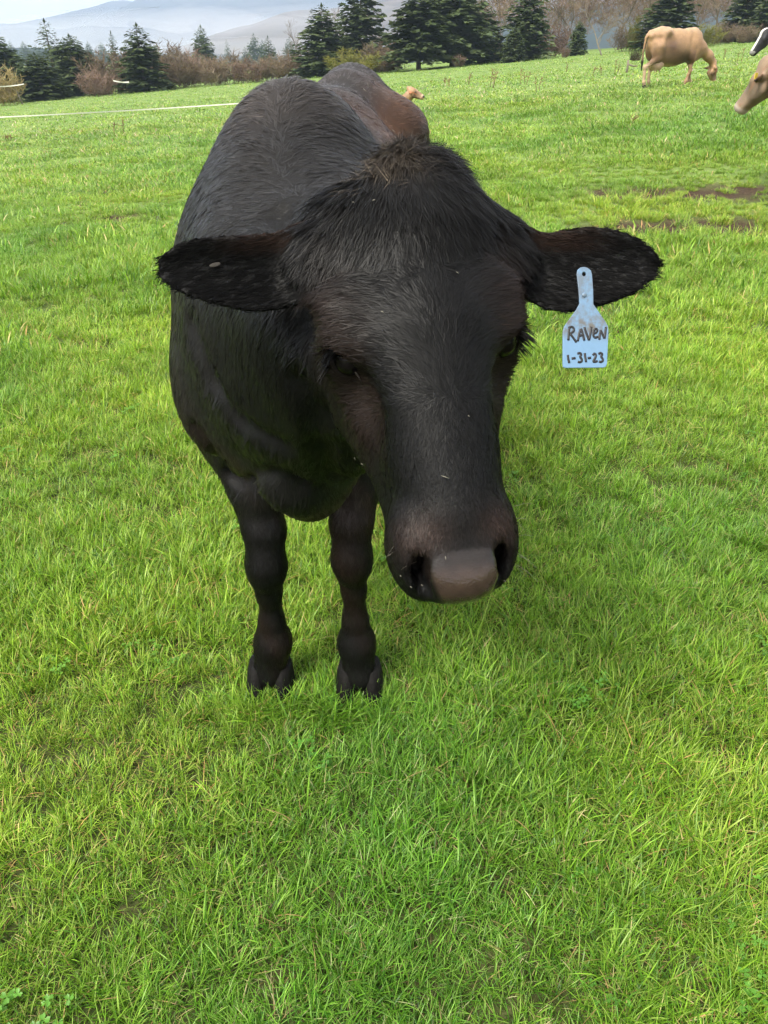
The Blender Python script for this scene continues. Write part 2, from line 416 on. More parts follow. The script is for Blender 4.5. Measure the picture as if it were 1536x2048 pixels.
# ------------------------------------------------------------------ the black cow: pose
F_ = np.array([0, cp_, -sp_]); U_ = np.array([0, sp_, cp_]); X_ = np.array([1.0, 0, 0])
roll, yaw, nod = R_(8.0), R_(7.0), R_(4)
hr = math.cos(roll) * X_ + math.sin(roll) * U_; hd = -math.cos(roll) * U_ + math.sin(roll) * X_; hn = -F_
hn2 = math.cos(yaw) * hn + math.sin(yaw) * hr; hr2 = math.cos(yaw) * hr - math.sin(yaw) * hn
hd2 = math.cos(nod) * hd + math.sin(nod) * hn2; hn3 = math.cos(nod) * hn2 - math.sin(nod) * hd
HD = Frame(atd(872, 690, 0.88), hr2, hd2, hn3)
XS = lambda y: -0.18 + 0.08 * (y - 1.6)
BLK = SDF()
torso_sdf(BLK, XS, 1.0)
BLK.chain([(-0.175, 1.56, 1.05, 0.232), (-0.130, 1.35, 1.045, 0.205), (-0.040, 1.15, 1.085, 0.158), (0.035, 1.02, 1.15, 0.105)], 0.10)   # neck
BLK.chain([(-0.180, 1.43, 0.90, 0.175), (-0.105, 1.25, 0.94, 0.138), (0.01, 1.07, 1.03, 0.095)], 0.10)                            # throat
BLK.ell((-0.152, 1.33, 0.735), (0.085, 0.10, 0.115), 0.07)                                                                    # brisket
FEET = [np.array([-0.300, 1.435, 0.0]), np.array([-0.064, 1.425, 0.0])]
foreleg_sdf(BLK, (-0.335, 1.55, 0.70), (-0.283, 1.45, 0.405), (-0.286, 1.445, 0.165), FEET[0])
foreleg_sdf(BLK, (-0.050, 1.55, 0.70), (-0.077, 1.45, 0.425), (-0.071, 1.445, 0.165), FEET[1])
HIND = [np.array([-0.29, 2.86, 0.0]), np.array([0.05, 2.93, 0.0])]
for sx, hf in zip((-1, 1), HIND):
    xx = XS(2.75) + sx * 0.165
    hindleg_sdf(BLK, (xx, 2.68, 0.95), (xx, 2.60, 0.72), (hf[0], hf[1] + 0.08, 0.50), (hf[0], hf[1] + 0.03, 0.155), hf)
BLK.chain([(XS(2.98), 2.97, 1.30, 0.045), (XS(3.06), 3.06, 1.18, 0.032), (XS(3.08), 3.08, 0.85, 0.022), (XS(3.08), 3.07, 0.55, 0.030), (XS(3.08), 3.07, 0.42, 0.015)], 0.03)
head_sdf(BLK, HD, px_=0.020, mo=-0.006)
EARS = [Ear(atd(640, 520, 0.965), atd(314, 524, 0.90), U_, -F_ * 1.0 - 0.15 * U_, 0.0065,
            wu=[0.022, 0.040, 0.038, 0.037, 0.037, 0.036, 0.031, 0.012], wd=[0.030, 0.052, 0.063, 0.065, 0.060, 0.050, 0.038, 0.014], cup=0.030),
        Ear(atd(1010, 520, 0.995), atd(1322, 516, 0.93), U_, -F_ * 1.0 - 0.15 * U_, 0.0065,
            wu=[0.026, 0.036, 0.038, 0.043, 0.046, 0.043, 0.033, 0.012], wd=[0.026, 0.046, 0.066, 0.070, 0.065, 0.056, 0.042, 0.014], cup=0.030)]
def hit(px, py, S=None):                 # where this view direction meets the animal
    S = S or BLK; r = ray(px, py); n = np.linalg.norm(r); r = r / n; t = 0.5
    for _ in range(90):
        p = np.array([0, 0, CAM_H]) + r * t; d = float(S.evalall(p[None])[0])
        if d < 0.0008: break
        t += d * 0.7
    return np.array([0, 0, CAM_H]) + r * t
CREASE = []
for path, rad, kk in [([(392, 862), (428, 912), (462, 952), (488, 966), (528, 952), (566, 944)], 0.010, 0.030),
                      ([(566, 944), (600, 960), (612, 1000)], 0.006, 0.025),
                      ([(634, 790), (652, 850), (690, 905), (704, 925)], 0.008, 0.030),
                      ([(596, 770), (628, 840), (640, 905), (664, 960)], 0.010, 0.035),
                      ([(380, 650), (420, 760), (470, 840), (560, 890)], 0.005, 0.040),
                      ([(560, 420), (590, 520), (600, 640)], 0.010, 0.05)]:
    CREASE.append(([hit(*q) for q in path], rad, kk))
for path, rad, kk in CREASE:
    for p, q in zip(path[:-1], path[1:]): BLK.cone(p, q, rad, rad, kk, True)
BLK.ell(hit(585, 985) + np.array([0, 0.03, 0]), (0.055, 0.05, 0.05), 0.05); BLK.ell(hit(520, 1010) + np.array([0, 0.04, 0.02]), (0.04, 0.05, 0.05), 0.04)
BLK.cone(atd(690, 470, 0.99), EARS[0].base, 0.055, 0.038, 0.05); BLK.cone(atd(985, 500, 1.01), EARS[1].base, 0.046, 0.036, 0.05)
for E in EARS: BLK.fn(E, 0.03)
def side_n(s, n, phi, k): return s * (-np.sin(phi) * k)[:, None]
# ------------------------------------------------------------------ coat ribbons: short hairs laid along a flow field
def coat(name, V, F, Nn, n_clump, per, dens, flow, spec, mat, parent, seed=1, sleek=0.7, wild=1.0):
    """dens(P,N)->weight; flow(P,N)->direction; spec(P,N)->(length,lift,width,spread,colour)"""
    r = np.random.default_rng(seed)
    C = V[F].mean(1); nf = np.cross(V[F[:, 2]] - V[F[:, 0]], V[F[:, 3]] - V[F[:, 1]]); ar = 0.5 * np.linalg.norm(nf, axis=1)
    nf = nf / (2 * ar[:, None] + 1e-15)
    w = ar * dens(C, nf); w = np.cumsum(w); w /= w[-1]
    f = np.searchsorted(w, r.random(n_clump))
    b = r.random((n_clump, 2)); q = V[F[f]]
    P = (q[:, 0] * (1 - b[:, :1]) + q[:, 1] * b[:, :1]) * (1 - b[:, 1:]) + (q[:, 3] * (1 - b[:, :1]) + q[:, 2] * b[:, :1]) * b[:, 1:]
    qn = Nn[F[f]]; n = qn.mean(1); n /= np.linalg.norm(n, axis=1)[:, None] + 1e-9
    d = flow(P, n); ln, lift, wd, sprd, col = spec(P, n)
    M = n_clump * per
    rp = lambda a: np.repeat(a, per, axis=0)
    P, n, d, ln, lift, wd, sprd, col = map(rp, (P, n, d, ln, lift, wd, sprd, col))
    d = d + r.normal(0, 0.06, (M, 3)) * wild + rp(r.normal(0, 0.16, (n_clump, 3))) * wild
    t = d - (d * n).sum(1)[:, None] * n; t /= np.linalg.norm(t, axis=1)[:, None] + 1e-9
    s = np.cross(n, t)
    ln = ln * r.uniform(0.7, 1.15, M); lift = lift * r.uniform(0.5, 1.6, M) + rp(r.normal(0, 0.05, n_clump)) * wild
    ou, ov = r.normal(0, 1, M) * sprd, r.normal(0, 1, M) * sprd
    root = P + s * ou[:, None] + t * ov[:, None] - n * 0.0012
    phi = r.normal(0, 0.35, M); side = s * np.cos(phi)[:, None] + n * np.sin(phi)[:, None]
    curl = (r.normal(0, 0.10, M) + rp(r.normal(0, 0.14, n_clump))) * wild
    rows = 4; VV = np.empty((M, rows, 2, 3), np.float32)
    for k in range(rows):
        u = k / (rows - 1)
        c = root + t * (ln * u)[:, None] + n * (ln * lift * u * (1 - 0.45 * u) + 0.0012)[:, None] + s * (curl * ln * u * u - ou * 0.8 * u)[:, None]
        h = (wd * (1 - 0.75 * u ** 1.5) * 0.5)[:, None] * side
        VV[:, k, 0] = c - h; VV[:, k, 1] = c + h
    base = (np.arange(M) * rows * 2)[:, None, None]
    k = np.arange(rows - 1)[None, :, None] * 2
    FF = (base + k + np.array([0, 2, 3, 1])[None, None]).reshape(-1, 4)
    cc = np.repeat(np.concatenate([col * np.exp(r.normal(0, 0.2, M) + rp(r.normal(0, 0.16, n_clump)) * wild)[:, None], np.ones((M, 1))], 1), rows * 2, axis=0)
    me = mesh_np(name, VV.reshape(-1, 3), FF, True, [mat], {'coat': ('FLOAT_COLOR', cc)})
    cn = n + side_n(s, n, phi, sleek)[:, :] + r.normal(0, 0.05, (M, 3)) * wild; cn /= np.linalg.norm(cn, axis=1)[:, None]
    me.normals_split_custom_set_from_vertices(np.repeat(cn, rows * 2, axis=0).astype(np.float32))
    o = link(name, me, parent)
    o['kind'] = 'stuff'
    return o

# ------------------------------------------------------------------ black cow: materials
def coat_mat(name, rough=0.45, spec=0.5, pad=False, fine=260.0, bump=0.25):
    m, t, out = material(name)
    a = N(t, 'ShaderNodeAttribute', _attribute_name='coat'); co = N(t, 'ShaderNodeTexCoord')
    nz = N(t, 'ShaderNodeTexNoise', Scale=fine, Detail=3.0); t.links.new(co.outputs['Object'], nz.inputs['Vector'])
    n2 = N(t, 'ShaderNodeTexNoise', Scale=9.0, Detail=3.0); t.links.new(co.outputs['Object'], n2.inputs['Vector'])
    v = N(t, 'ShaderNodeMapRange'); v.inputs['To Min'].default_value = 0.65; v.inputs['To Max'].default_value = 1.35; t.links.new(n2.outputs['Fac'], v.inputs['Value'])
    c = mixc(t, 1.0, a.outputs['Color'], v.outputs[0], 'MULTIPLY')
    p = N(t, 'ShaderNodeBsdfPrincipled', Roughness=rough); p.inputs['Specular IOR Level'].default_value = spec
    b = N(t, 'ShaderNodeBump', Strength=bump, Distance=0.004); t.links.new(nz.outputs['Fac'], b.inputs['Height'])
    if pad:
        pa = N(t, 'ShaderNodeAttribute', _attribute_name='pad')
        vo = N(t, 'ShaderNodeTexVoronoi', Scale=330.0); t.links.new(co.outputs['Object'], vo.inputs['Vector'])
        wet = N(t, 'ShaderNodeTexNoise', Scale=45.0, Detail=4.0); t.links.new(co.outputs['Object'], wet.inputs['Vector'])
        pc = mixc(t, wet.outputs['Fac'], (0.010, 0.007, 0.006), (0.056, 0.037, 0.029))
        c = mixc(t, pa.outputs['Fac'], c, pc)
        b2 = N(t, 'ShaderNodeBump', Strength=0.14, Distance=0.003); t.links.new(vo.outputs['Distance'], b2.inputs['Height'])
        mr = N(t, 'ShaderNodeMapRange'); mr.inputs['To Min'].default_value = rough; mr.inputs['To Max'].default_value = 0.10
        t.links.new(pa.outputs['Fac'], mr.inputs['Value'])
        wr = N(t, 'ShaderNodeMath', _operation='MULTIPLY_ADD'); wr.inputs[1].default_value = 0.35; t.links.new(wet.outputs['Fac'], wr.inputs[0]); t.links.new(mr.outputs[0], wr.inputs[2])
        w2 = N(t, 'ShaderNodeMath', _operation='SUBTRACT'); w2.inputs[1].default_value = 0.12; t.links.new(wr.outputs[0], w2.inputs[0])
        t.links.new(w2.outputs[0], p.inputs['Roughness'])
        nm = N(t, 'ShaderNodeMix', _data_type='VECTOR'); t.links.new(pa.outputs['Fac'], nm.inputs['Factor'])
        t.links.new(b.outputs[0], nm.inputs[4]); t.links.new(b2.outputs[0], nm.inputs[5]); t.links.new(nm.outputs[1], p.inputs['Normal'])
    else:
        t.links.new(b.outputs[0], p.inputs['Normal'])
    if pad: cw = N(t, 'ShaderNodeMath', _operation='MULTIPLY'); cw.inputs[1].default_value = 0.6; wa = N(t, 'ShaderNodeAttribute', _attribute_name='wet'); t.links.new(wa.outputs['Fac'], cw.inputs[0]); t.links.new(cw.outputs[0], p.inputs['Coat Weight']); p.inputs['Coat Roughness'].default_value = 0.11; t.links.new(b2.outputs[0], p.inputs['Coat Normal'])
    t.links.new(c, p.inputs['Base Color']); t.links.new(p.outputs[0], out.inputs['Surface'])
    return m
M_skin = coat_mat('black_skin', 0.50, 0.12, pad=True)
M_sleek = coat_mat('black_sleek_hair', 0.38, 0.21, fine=600, bump=0.0)
M_hair = coat_mat('black_hair', 0.46, 0.14, fine=600, bump=0.0)
M_hoof = simple_mat('dark_hoof', (0.005, 0.0045, 0.004), 0.7, 0.12, 0.4, 60, 0.4)
M_eye, _t, _o = material('dark_eye')
_p = N(_t, 'ShaderNodeBsdfPrincipled', Roughness=0.14); _p.inputs['Base Color'].default_value = (0.004, 0.003, 0.004, 1); _p.inputs['Specular IOR Level'].default_value = 0.16
_t.links.new(_p.outputs[0], _o.inputs['Surface'])

# ------------------------------------------------------------------ black cow: build
BO = np.array([-0.16, 2.0, 0.0])
black_cow = empty('black_cow', BO, 'large black cow with a blue name tag, facing the camera', 'cow')
V, F = surface_nets(BLK, np.arange(-0.62, 0.46, 0.0045), graded(0.55, 3.16, [(0, 0.004), (1.15, 0.004), (1.5, 0.008), (4, 0.010)]), np.arange(0.03, 1.52, 0.0045))
Nn = vert_normals(V, F)
def px_to_head(px, py, d=0.88):
    l = HD.local(atd(px, py, d)); return l[0], l[1]
WH = px_to_head(905, 775); FR = px_to_head(850, 540)
def is_head(P):
    l = HD.local(P); return sstep(0.30, 0.0, -l[:, 2]) * ((l[:, 2] > -0.20) & (l[:, 1] > -0.30) & (np.abs(l[:, 0]) < 0.145))
def ear_w(P):
    out = []
    for E in EARS:
        a, t, n = E.st(P); wu, wd = E.hw(np.clip(a / E.L, 0, 1))
        out.append((a > 0.008) & (a < E.L + 0.02) & (np.abs(n - E.surf(a, t)) < 0.022) & (t < wu + 0.015) & (t > -wd - 0.015))
    return out
BLACK = np.array([0.0038, 0.0038, 0.0039]); BROWN = np.array([0.0150, 0.0090, 0.0070]); RUST = np.array([0.085, 0.040, 0.020]); TAN = np.array([0.16, 0.125, 0.09])
def coat_col(P, n):
    l = HD.local(P); c = np.tile(BLACK, (len(P), 1))
    def mix(w, col):
        nonlocal c
        w = np.clip(w, 0, 1)[:, None]; c = c * (1 - w) + col * w
    blot = fbm(P[:, 0] * 7 + P[:, 2] * 5, P[:, 1] * 7 - P[:, 2] * 3, 5)
    dx = P[:, 0] - XS(P[:, 1])
    mix(0.42 * sstep(1.8, 2.1, P[:, 1]) * sstep(2.62, 2.45, P[:, 1]) * sstep(1.19, 1.28, P[:, 2]) * sstep(0.02, 0.10, dx) * (0.35 + 0.65 * sstep(0.3, 0.7, fbm(P[:, 1] * 5, P[:, 2] * 34 + P[:, 0] * 20, 8))), RUST)     # sun-bleached back
    mix(0.45 * sstep(1.3, 2.0, P[:, 1]) * sstep(0.45, 0.75, blot), BROWN)
    mix(0.55 * sstep(1.0, 0.55, P[:, 2]) * (P[:, 1] > 1.2) * sstep(0.45, 0.7, blot), BROWN)
    mix(0.35 * sstep(1.32, 1.40, P[:, 2]) * (P[:, 1] > 1.3), np.array([0.022, 0.020, 0.020]))  # grey sky sheen along the topline, painted into the coat colour
    h = is_head(P)
    c = c * (1 + 2.0 * sstep(1.05, 1.35, P[:, 1]) * sstep(0.45, 0.7, P[:, 2]))[:, None] * (1 + 0.08 * np.array([1.0, 0.1, -0.8]) * sstep(1.05, 1.35, P[:, 1])[:, None])  # body coat painted lighter than the head to brighten the shaded chest
    for sx in (-1, 1):
        d2 = (l[:, 0] - sx * 0.050) ** 2 / 0.030 ** 2 + (l[:, 1] - 0.222) ** 2 / 0.026 ** 2; mix(0.85 * h * np.exp(-d2), BROWN * 1.5)
        d2 = (l[:, 0] - sx * 0.105) ** 2 / 0.03 ** 2 + (l[:, 1] + 0.05) ** 2 / 0.08 ** 2; mix(0.8 * h * np.exp(-d2), BROWN)
        d2 = (l[:, 0] - sx * 0.085) ** 2 / 0.025 ** 2 + (l[:, 1] - 0.06) ** 2 / 0.05 ** 2; mix(0.7 * h * (l[:, 2] < -0.05) * np.exp(-d2), BROWN * 1.3)
    d2 = (l[:, 0] - 0.0) ** 2 / 0.03 ** 2 + (l[:, 1] + 0.27) ** 2 / 0.025 ** 2; mix(0.45 * np.exp(-d2), TAN * 0.35)
    for E, m in zip(EARS, ear_w(P)):
        a, t, nn = E.st(P); inn = nn > E.surf(a, t); mix(m * 0.85 * inn * sstep(0.02, 0.06, a), BLACK * 0.35); mix(m * 0.9 * sstep(0.15, 0.05, a) * sstep(0.006, 0.028, t), BROWN * 1.0)
    return c
l_ = HD.local(V)
pa_ = np.abs(l_[:, 0] + 0.003) / (0.0455 - 0.30 * np.clip(l_[:, 1] - 0.262, 0, 0.06)); pb_ = (l_[:, 1] - 0.281) / 0.036
pad = sstep(1.10, 0.88, (pa_ ** 3.5 + np.abs(pb_) ** 3.5) ** (1 / 3.5)) * (l_[:, 2] > -0.085) * (l_[:, 1] > 0.2)
wet_ = pad.copy(); pad = pad * (0.25 + 0.75 * sstep(0.256, 0.278, l_[:, 1] + 0.006 * (fbm(l_[:, 0] * 160, l_[:, 1] * 160, 4) - 0.5)))
nost = np.ones(len(V))
for sx in (-1, 1): nost *= 1 - 0.9 * np.exp(-(((l_ - np.array([sx * 0.0505 - 0.006, 0.266, -0.022])) / np.array([0.009, 0.022, 0.022])) ** 2).sum(1))  # shade inside the nostrils, painted as darker skin
cc = np.concatenate([coat_col(V, Nn) * 0.7 * nost[:, None], np.ones((len(V), 1))], 1)  # skin colour lowered to stand for shade between the hairs
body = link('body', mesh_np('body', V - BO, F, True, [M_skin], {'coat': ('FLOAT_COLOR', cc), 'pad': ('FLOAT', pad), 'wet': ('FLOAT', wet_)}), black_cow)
hooves(black_cow, FEET + HIND, M_hoof, BO, 1.08)

def flow(P, n):
    l = HD.local(P); d = np.tile(np.array([0.0, 0.55, -1.0]), (len(P), 1))
    y, z = P[:, 1], P[:, 2]
    w = sstep(1.55, 1.95, y)[:, None]; d = d * (1 - w) + np.array([0.05, 1.0, -0.55]) * w
    dx = P[:, 0] - XS(y); top = sstep(1.20, 1.36, z) * (y > 1.25)
    d[:, 0] += 0.8 * np.sign(dx) * top * sstep(0, 0.1, np.abs(dx)); d[:, 2] *= 1 - 0.7 * top
    wv = np.sin(P[:, 0] * 38 + P[:, 1] * 9) * 0.22; d[:, 0] += wv * (y < 2.0); d[:, 1] += wv * 0.4
    leg = sstep(0.66, 0.52, z) * (y > 1.2); d = d * (1 - leg[:, None]) + np.array([0, 0, -1.0]) * leg[:, None]
    # face
    a, b, c = l[:, 0], l[:, 1], l[:, 2]
    g = np.stack([(a - WH[0]) * 5.0, (b - WH[1]) * 9 + 0.35, -0.3 * np.ones(len(a))], 1)                     # below the whorl: down the nose
    up = np.stack([(a - WH[0] * 0.5) * 16, -0.75 + np.abs(a) * 5.5, -0.5 * np.abs(a) * 8], 1)                 # between the eyes: up and outwards
    k = sstep(WH[1] + 0.025, WH[1] - 0.01, b)[:, None]; g = g * (1 - k) + up * k
    po = np.stack([a * 7.0 - 0.05, np.ones(len(a)), -np.abs(a) * 3], 1)                                       # forelock falls from the poll
    k = sstep(FR[1] + 0.012, FR[1] - 0.020, b + np.abs(a) * 0.10 + 0.006 * np.sin(a * 190))[:, None]; g = g * (1 - k) + po * k
    bk = sstep(-0.07, -0.12, c)[:, None]; g = g * (1 - bk) + np.stack([0 * a, 0.6 + 0 * a, -0.9 + 0 * a], 1) * bk
    hw = is_head(P)[:, None]; d = d * (1 - hw) + (g @ HD.A.T) * hw
    for E, m in zip(EARS, ear_w(P)):
        m = m.astype(float)[:, None]; s_, t_, n_ = E.st(P)
        ed = E.es[None] - E.et[None] * (0.25 + 0 * s_)[:, None]; d = d * (1 - m) + ed * m
    return d
def spec(P, n):
    l = HD.local(P); k = len(P); y, z = P[:, 1], P[:, 2]
    ln = np.full(k, 0.026); lift = np.full(k, 0.012); wd = np.full(k, 0.0014); sp = np.full(k, 0.0050)
    wi = sstep(0.16, 0.02, np.abs(P[:, 0] - XS(y))) * sstep(1.27, 1.36, z) * sstep(1.25, 1.45, y) * sstep(2.0, 1.75, y)     # rough hair on the withers
    lift += 0.10 * wi
    leg = sstep(0.66, 0.5, z) * (y > 1.2); ln *= 1 - 0.45 * leg; lift += 0.03 * leg; wd *= 1 - 0.35 * leg
    h = is_head(P) > 0.3; b = l[:, 1]
    ln = np.where(h, np.interp(b, [-0.26, -0.2, -0.10, -0.05, 0.03, 0.08, 0.16, 0.24], [0.036, 0.040, 0.033, 0.021, 0.016, 0.010, 0.007, 0.006]), ln)
    lift0 = lift
    lift = np.where(h, np.interp(b, [-0.26, -0.2, -0.10, 0.03, 0.10, 0.2], [0.17, 0.10, 0.09, 0.095, 0.05, 0.04]), lift)
    wd = np.where(h, np.interp(b, [-0.2, 0.0, 0.1, 0.2], [0.0012, 0.0011, 0.0010, 0.0009]), wd); sp = np.where(h, np.interp(b, [-0.2, 0.05, 0.2], [0.0042, 0.0034, 0.0018]), sp)
    lift = np.where(h, lift * (1 - 0.75 * sstep(-0.05, -0.10, l[:, 2]) * sstep(0.06, 0.10, np.abs(l[:, 0]))), lift)
    for E, m in zip(EARS, ear_w(P)):
        s_, t_, n_ = E.st(P); wu, wdn = E.hw(np.clip(s_ / E.L, 0, 1)); inn = m & (n_ > E.surf(s_, t_)); edge = np.minimum(wu - t_, t_ + wdn)
        rim = sstep(0.016, 0.0, edge)
        ln = np.where(m, np.where(inn, 0.014, 0.008) * (1 - 0.4 * rim), ln); lift = np.where(m, np.where(inn, 0.10, 0.03), lift); wd = np.where(m, 0.0009, wd); sp = np.where(m, 0.002, sp)
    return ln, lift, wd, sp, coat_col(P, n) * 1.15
def not_pad(P):
    l = HD.local(P); a = np.abs(l[:, 0] + 0.003) / 0.048; b = (l[:, 1] - 0.281) / 0.038
    ok = ~(((a ** 4 + np.abs(b) ** 4) < 1) & (l[:, 2] > -0.09) & (l[:, 1] > 0.2))
    for sx in (-1, 1): ok &= ((l - np.array([sx * 0.106, -0.010, -0.050])) ** 2).sum(1) > 0.023 ** 2
    for sx in (-1, 1): ok &= ((l - np.array([sx * 0.049 - 0.003, 0.266, -0.014])) ** 2 / np.array([0.011, 0.024, 0.03]) ** 2).sum(1) > 1
    return ok
def dens_face(P, n):
    e = np.any(ear_w(P), axis=0); return ((is_head(P) > 0.3) & ~e & not_pad(P)) * np.where(n[:, 1] < 0.35, 1.0, 0.35)
def dens_ear(P, n): return np.any(ear_w(P), axis=0) * 1.0
def dens_body(P, n):
    e = np.any(ear_w(P), axis=0); return ((is_head(P) <= 0.3) & ~e & (P[:, 2] > 0.09)) * np.where(P[:, 1] < 1.7, 1.0, 0.75) * np.where(n[:, 1] < 0.4, 1.0, 0.5) * np.where(P[:, 2] < 0.6, 1.8, 1.0)
V_l = V - BO
def shifted(f): return lambda P, *a: f(P + BO, *a)
coat('face_hair', V_l, F, Nn, 18000, 5, shifted(dens_face), shifted(flow), shifted(spec), M_hair, black_cow, 3, 0.5, 0.8)
M_earhair = coat_mat('ear_hair', 0.6, 0.05, fine=600, bump=0.0)
coat('ear_hair', V_l, F, Nn, 3600, 5, shifted(dens_ear), shifted(flow), shifted(spec), M_earhair, black_cow, 8, 0.6, 0.6)
coat('coat_hair', V_l, F, Nn, 30000, 5, shifted(dens_body), shifted(flow), shifted(spec), M_sleek, black_cow, 4, 0.45, 0.3)
# poll tuft: loose tips standing off the crown
def dens_poll(P, n):
    l = HD.local(P); return np.exp(-((l[:, 1] + 0.262) / 0.030) ** 2 - ((l[:, 0] - 0.02) / 0.05) ** 2) * (l[:, 2] > -0.14)
def spec_poll(P, n):
    l = HD.local(P); k = len(P); w = 0.6 * sstep(0.035, -0.02, l[:, 0])[:, None] * np.random.default_rng(2).random((k, 1))
    return np.full(k, 0.034), np.full(k, 0.32), np.full(k, 0.0007), np.full(k, 0.004), (TAN * w * 0.9 + BLACK * 1.5 * (1 - w))
def flow_poll(P, n):
    l = HD.local(P); return np.stack([l[:, 0] * 12, np.full(len(P), -0.4), np.full(len(P), 0.5)], 1) @ HD.A.T + np.random.default_rng(3).normal(0, 0.25, (len(P), 3))
coat('poll_tuft', V_l, F, Nn, 420, 6, shifted(dens_poll), shifted(flow_poll), shifted(spec_poll), M_hair, black_cow, 5)

# eyes, lashes
def sphere(name, c, r, mat, parent, sc=(1, 1, 1), M=None, seg=20):
    V = []; F = []
    for i in range(seg // 2 + 1):
        th = math.pi * i / (seg // 2)
        for j in range(seg): V.append((math.sin(th) * math.cos(2 * math.pi * j / seg), math.sin(th) * math.sin(2 * math.pi * j / seg), math.cos(th)))
    for i in range(seg // 2):
        for j in range(seg): F.append((i * seg + j, (i + 1) * seg + j, (i + 1) * seg + (j + 1) % seg, i * seg + (j + 1) % seg))
    V = np.array(V) * r * np.array(sc)
    if M is not None: V = V @ np.asarray(M).T
    return link(name, mesh_np(name, V, F, True, [mat]), parent, tuple(c))
M_lid = simple_mat('eyelid_rim', (0.05, 0.042, 0.040), 0.35, 0.3, 0.3, 80)
for sx in (-1, 1):
    ec = HD(sx * 0.0975, -0.012, -0.0585)
    eye = sphere('eye', ec - BO, 0.0212, M_eye, black_cow)
    if sx < 0:                                             # moist lower lid running to the inner corner
        mb = MB(); pts = [hit(px, py) - F_ * 0.0022 - BO for px, py in ((664, 706), (672, 718), (684, 729), (698, 736), (710, 744), (718, 755), (724, 768))]
        mb.tube(pts, [0.0006, 0.0011, 0.0013, 0.0012, 0.0012, 0.0010, 0.0005], 6); link('eyelid', mb.mesh('eyelid', [M_lid]), black_cow)
    mb = MB(); rr = np.random.default_rng(11 + sx)
    for k in range(70):                                    # lashes
        th = rr.uniform(-1, 1); o = np.array([sx * 0.110, -0.027 + 0.010 * abs(th) ** 2 + rr.normal(0, .002), -0.056 + 0.017 * th])
        dv = np.array([sx * 0.9, 0.30 + rr.normal(0, 0.15), 0.55 * th + 0.25 + rr.normal(0, 0.15)]); dv /= np.linalg.norm(dv); Ln = rr.uniform(0.020, 0.034)
        P3 = [HD(*(o + dv * Ln * s + np.array([0, 0.55 * Ln * s * s, 0]))) - BO for s in (0, 0.35, 0.7, 1.0)]
        mb.tube(P3, [0.0009, 0.0009, 0.0007, 0.0003], 3, False)
    o = link('eyelashes', mb.mesh('eyelashes', [M_hair]), black_cow); o['kind'] = 'stuff'
# whiskers and chaff
M_whisk = simple_mat('pale_whisker', (0.16, 0.14, 0.11), 0.5, 0.4)
mb = MB(); rr = np.random.default_rng(5)
for (px, py, dxp, dyp) in []:
    d0 = 0.835 if py > 900 and px > 800 else 0.90
    P0, P1 = atd(px, py, d0 - 0.01), atd(px + dxp, py + dyp, d0 - 0.025); md = (P0 + P1) / 2 + np.array([0.003, 0, -0.004])
    mb.tube([P0 - BO, md - BO, P1 - BO], [0.00045, 0.00045, 0.0003], 3, False)
for k in range(14):
    sx = rr.choice([-1, 1]); b0 = HD(sx * rr.uniform(0.055, 0.078), rr.uniform(0.20, 0.275), rr.uniform(-0.06, -0.03)); dv = HD.A @ np.array([sx * 0.8, rr.uniform(-0.1, 0.9), rr.uniform(-0.2, 0.7)])
    mb.tube([b0 - BO, b0 + dv * 0.015 - BO, b0 + dv * 0.028 + np.array([0, 0, -0.004]) - BO], [0.00028, 0.0002, 0.00012], 3, False)
o = link('whiskers', mb.mesh('whiskers', [M_whisk]), black_cow); o['kind'] = 'stuff'

M_chaff = simple_mat('pale_chaff', (0.16, 0.15, 0.12), 0.6, 0.3)
mb = MB()
for (px, py, dxp, dyp) in [(705, 408, 5, 2), (745, 405, 6, -1), (912, 547, 4, 3), (762, 625, 6, 3), (890, 1112, 1, 9), (777, 1143, 3, 2), (800, 1150, 3, 3), (709, 915, 2, 7), (935, 832, 3, 3), (820, 1172, 5, 3), (842, 1168, 4, 4), (1006, 1160, 5, 3), (725, 178, 9, 9), (735, 168, 2, 8), (785, 262, 5, 5), (722, 928, 18, 5), (882, 952, 18, 6)]:
    P0 = hit(px, py) - F_ * 0.006; P1 = P0 + (X_ * dxp - U_ * dyp) * (np.linalg.norm(P0[1]) / 1479.0)
    mb.tube([P0 - BO, (P0 + P1) / 2 - F_ * 0.001 - BO, P1 - BO], [0.0004, 0.0006, 0.0003], 5)
o = link('chaff', mb.mesh('chaff', [M_chaff]), black_cow); o['kind'] = 'stuff'
# ear tag
M_tag, t, out = material('blue_ear_tag')
co = N(t, 'ShaderNodeTexCoord'); sx_ = N(t, 'ShaderNodeSeparateXYZ'); t.links.new(co.outputs['Object'], sx_.inputs[0])
n1 = N(t, 'ShaderNodeTexNoise', Scale=70.0, Detail=6.0, Roughness=0.7); t.links.new(co.outputs['Object'], n1.inputs['Vector'])
zr = ramp(t, [(0.30, (0, 0, 0)), (0.44, (1, 1, 1)), (0.60, (.55, .55, .55)), (0.88, (.6, .6, .6))])
mr = N(t, 'ShaderNodeMapRange'); mr.inputs['From Min'].default_value = -0.125; mr.inputs['From Max'].default_value = 0.008; t.links.new(sx_.outputs['Z'], mr.inputs['Value'])
t.links.new(mr.outputs[0], zr.inputs[0])
gm_ = N(t, 'ShaderNodeMath', _operation='MULTIPLY'); t.links.new(zr.outputs[0], gm_.inputs[0])
rg = ramp(t, [(0.38, (0, 0, 0)), (0.58, (1, 1, 1))]); t.links.new(n1.outputs['Fac'], rg.inputs[0]); t.links.new(rg.outputs[0], gm_.inputs[1])
c = mixc(t, gm_.outputs[0], (0.120, 0.215, 0.335), (0.100, 0.090, 0.074))
